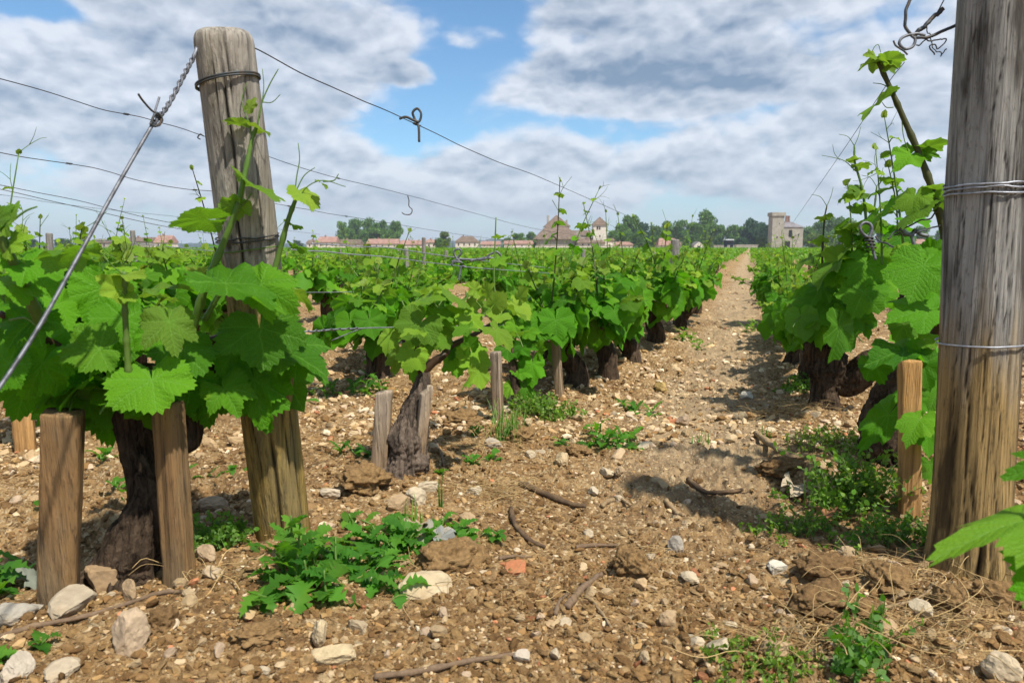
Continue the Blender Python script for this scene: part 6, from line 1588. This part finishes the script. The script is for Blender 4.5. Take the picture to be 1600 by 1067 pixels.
ST = [(103, 962, 82, 40, (.45, .37, .26), 'grey-tan slab leaning on the foot of the squat brown stake'), (196, 1020, 66, 70, (.50, .37, .24), 'tan triangular slab among dark clods left of the bottom middle'), (22, 975, 62, 38, GY, 'greyish stone cut by the picture edge below the dark weed'), (18, 1060, 58, 46, (.55, .47, .36), 'pale blunt stone in the bottom corner'), (90, 1064, 62, 26, (.48, .39, .27), 'flat tan stone on the bottom edge beside the corner stone'),
      (160, 925, 60, 56, (.36, .24, .13), 'brown earthy stone at the base of the twisted trunk'), (200, 935, 28, 44, TN, 'narrow upright stone right of the brown earthy one'), (664, 930, 84, 30, (.56, .44, .27), 'long pale stone in front of the soil lump'), (500, 1010, 34, 48, (.58, .45, .27), 'upright half of the split pale rock near the bottom'), (518, 1040, 66, 34, (.58, .45, .26), 'flat half of the split pale rock near the bottom'),
      (556, 990, 34, 30, (.44, .34, .21), 'tan stone behind the split pale rock'), (648, 790, 36, 34, PA, 'pale squared block behind the weed patch'), (622, 800, 40, 30, TN, 'tan stone leaning on the pale squared block'), (808, 900, 46, 18, RD, 'flat orange brick piece on the brown soil'), (1217, 892, 40, 26, WH, 'smooth white stone at the edge of the dark soil bank'),
      (1055, 868, 36, 30, (.36, .32, .26), 'grey stone with an earthy top beside the round clod'), (1046, 980, 34, 28, TN, 'squarish tan stone right of the short thick stick'), (1084, 1012, 46, 22, PA, 'flat pale stone near the bottom edge'), (1080, 912, 32, 14, PA, 'flat pale stone before the grey earthy one'), (1067, 662, 28, 22, (.46, .33, .22), 'flat triangular tan stone on the path'),
      (1034, 614, 28, 17, OC, 'ochre yellow stone on the path'), (1168, 626, 22, 14, WH, 'small white stone on the far side of the path'), (880, 728, 32, 22, (.56, .42, .24), 'tan rounded stone left of the path thistle'), (966, 722, 28, 18, (.55, .40, .24), 'pale stone under the path thistle'), (948, 744, 30, 14, PA, 'flat pale stone below the path thistle'), (969, 746, 18, 16, (.44, .31, .18), 'small round brown stone next to the flat pale one'),
      (770, 700, 30, 20, (.46, .38, .28), 'round pinkish grey pebble at the grass tuft'), (826, 668, 16, 14, (.56, .42, .24), 'small ochre pebble right of the grass tuft'), (816, 1036, 30, 22, (.52, .44, .34), 'pale stone at the tip of the long straight cane'), (1570, 1060, 60, 44, (.58, .46, .30), 'big pale stone in the bottom corner under the thick post'), (1440, 978, 34, 30, PA, 'pale stone in the root tangle'), (1390, 1000, 40, 26, TN, 'tan stone below the root tangle edge'),
      (1215, 1030, 50, 34, TN, 'tan stone under the pale straw tangle'), (1125, 1030, 40, 24, PA, 'pale stone left of the flat greyish weed'), (320, 880, 40, 30, (.47, .34, .21), 'tan stone between edge-on stake and leaning post'), (330, 905, 30, 22, (.50, .38, .24), 'small tan stone before the dry stalks'), (330, 800, 44, 26, (.44, .32, .20), 'flat brown stone behind the edge-on stake'), (210, 1000, 26, 24, GY, 'grey stone right of the triangular slab'), (596, 880, 20, 14, WH, 'small white chip under the weed patch'), (700, 845, 28, 22, GY, 'grey stone in the weed patch'),
      (668, 768, 44, 20, PA, 'pale stone right of the pale squared block'), (740, 775, 30, 18, PA, 'pale stone before the split grey stake'), (515, 780, 36, 20, (.56, .46, .33), 'pale stone just right of the leaning post'), (730, 820, 30, 18, TN, 'tan stone at the end of the weed patch'), (928, 780, 22, 16, (.58, .48, .34), 'curled pale stone on the path'), (1330, 870, 34, 24, (.45, .33, .2), 'brownish stone under the chickweed cushion')]
for i, s in enumerate(ST): stone(*s, 100 + i)
CL = [(700, 890, 100, 52, 'large crumbly soil lump beside the weed patch'), (990, 905, 56, 48, 'round brown clod with a hollow beside it'), (565, 770, 96, 44, 'wide mound of earth before the short worn stake'), (250, 985, 44, 40, 'dark grey clod right of the triangular slab'), (1300, 905, 80, 36, 'dark earth clod on the soil bank by the thick post'), (1400, 925, 90, 40, 'crumbly earth clod before the thick post'), (1225, 745, 70, 34, 'dark clod by the grey twig'), (815, 690, 50, 26, 'brown clod right of the grass tuft'),
      (905, 712, 44, 24, 'brown clod beside the small feathery thistle'), (1490, 960, 60, 36, 'earth clod at the splintered post foot'), (1560, 945, 56, 40, 'earth clod right of the splintered post foot'), (400, 1010, 70, 30, 'broad low clod in front of the thistle seedling'), (720, 660, 60, 26, 'brown clod between two stakes of the middle row'), (1290, 960, 90, 40, 'dark hollowed earth heap on the soil bank'), (1350, 965, 70, 34, 'earth clod under the thin straw')]
for i, (px, py, w, h, lab) in enumerate(CL): stone(px, py, w, h, (.33, .20, .085) if i not in (3, 4, 6, 13) else (.25, .148, .065), lab, 300 + i, 'soil_clod', 'clod', True, tilt=.2)
# dead curled leaves
def dead_leaf(px, py, size, label, seed, colr):
    p, d = GD(px, py); p[2] = hdz(p[0], p[1]) + .012; rg = np.random.default_rng(seed); mb = MB()
    V, Fs, uv = leaf_geo(33, 3, rg, fold=.7, droop=.9, wav=.16); t = unit(np.array([*rg.normal(size=2), .1])); n = unit(rg.normal(0, .3, 3) + [0, 0, 1]); n = unit(n - t * np.dot(n, t)); x = np.cross(t, n)
    mb.add((V[:, :1] * x + V[:, 1:2] * t + V[:, 2:3] * n) * size + p, Fs, uv, (*colr, 1)); tag(mb.build('dead_leaf', M['straw'], None, p), label, 'dead leaf')
dead_leaf(672, 845, .04, 'grey curled dead leaf in the weed patch', 1, (.24, .22, .17)); dead_leaf(690, 850, .035, 'small ash-grey dead leaf beside the curled one', 2, (.20, .20, .18)); dead_leaf(645, 835, .035, 'beige dead leaf over the dark leafy weed', 3, (.30, .23, .15))
dead_leaf(45, 915, .045, 'large grey dead leaf by the squat brown stake', 4, (.17, .18, .14)); dead_leaf(1225, 740, .05, 'black-green withered leaf on the dark clod', 5, (.035, .05, .035)); dead_leaf(1240, 770, .04, 'pale brown dead leaf by the green stalk', 6, (.36, .29, .20)); dead_leaf(1290, 812, .035, 'reddish dead leaf in the chickweed', 7, (.25, .12, .06))
# loose stones that nothing tells apart
rg = np.random.default_rng(909); cnt = 0
gs = [(S_, ) for S_ in STN[False]]
while cnt < 190:
    px = rg.uniform(0, 1600); py = 640 + 427 * rg.uniform(0, 1) ** .9
    if any(abs(px - s[0]) < s[2] * .7 and -s[3] - 10 < py - s[1] < 16 for s in ST) or (1450 < px < 1580 and py < 930) or (380 < px < 500 and py < 850): continue
    p, d = GD(px, py)
    wpx = rg.uniform(11, 26) * (1.35 if rg.random() < .12 else 1)
    cc = PALE[rg.integers(0, len(PALE))] * rg.uniform(.8, 1.1)
    stone(px, py, wpx, wpx * rg.uniform(.45, .75), tuple(cc), 'loose pale limestone strewn on the brown soil among many like it', 1000 + cnt, group='loose limestones strewn over the soil', tilt=1.0, dep=rg.uniform(.6, .95)); cnt += 1

# ================================================================== the air
mh, nh = new_mat('hazy_air')
pv = nh.n('ShaderNodeVolumePrincipled'); pv.inputs['Color'].default_value = (.80, .88, 1.0, 1); pv.inputs['Density'].default_value = .00026; pv.inputs['Anisotropy'].default_value = .2
ho = nh.n('ShaderNodeOutputMaterial'); nh.t.links.new(pv.outputs[0], ho.inputs['Volume'])
mb = MB(); V, Fs = box((0, 0, 20), (6000, 6000, 58)); mb.add(V, Fs)
tag(mb.build('haze', mh, smooth=False), kind='stuff')
scn.cycles.volume_bounces = 0
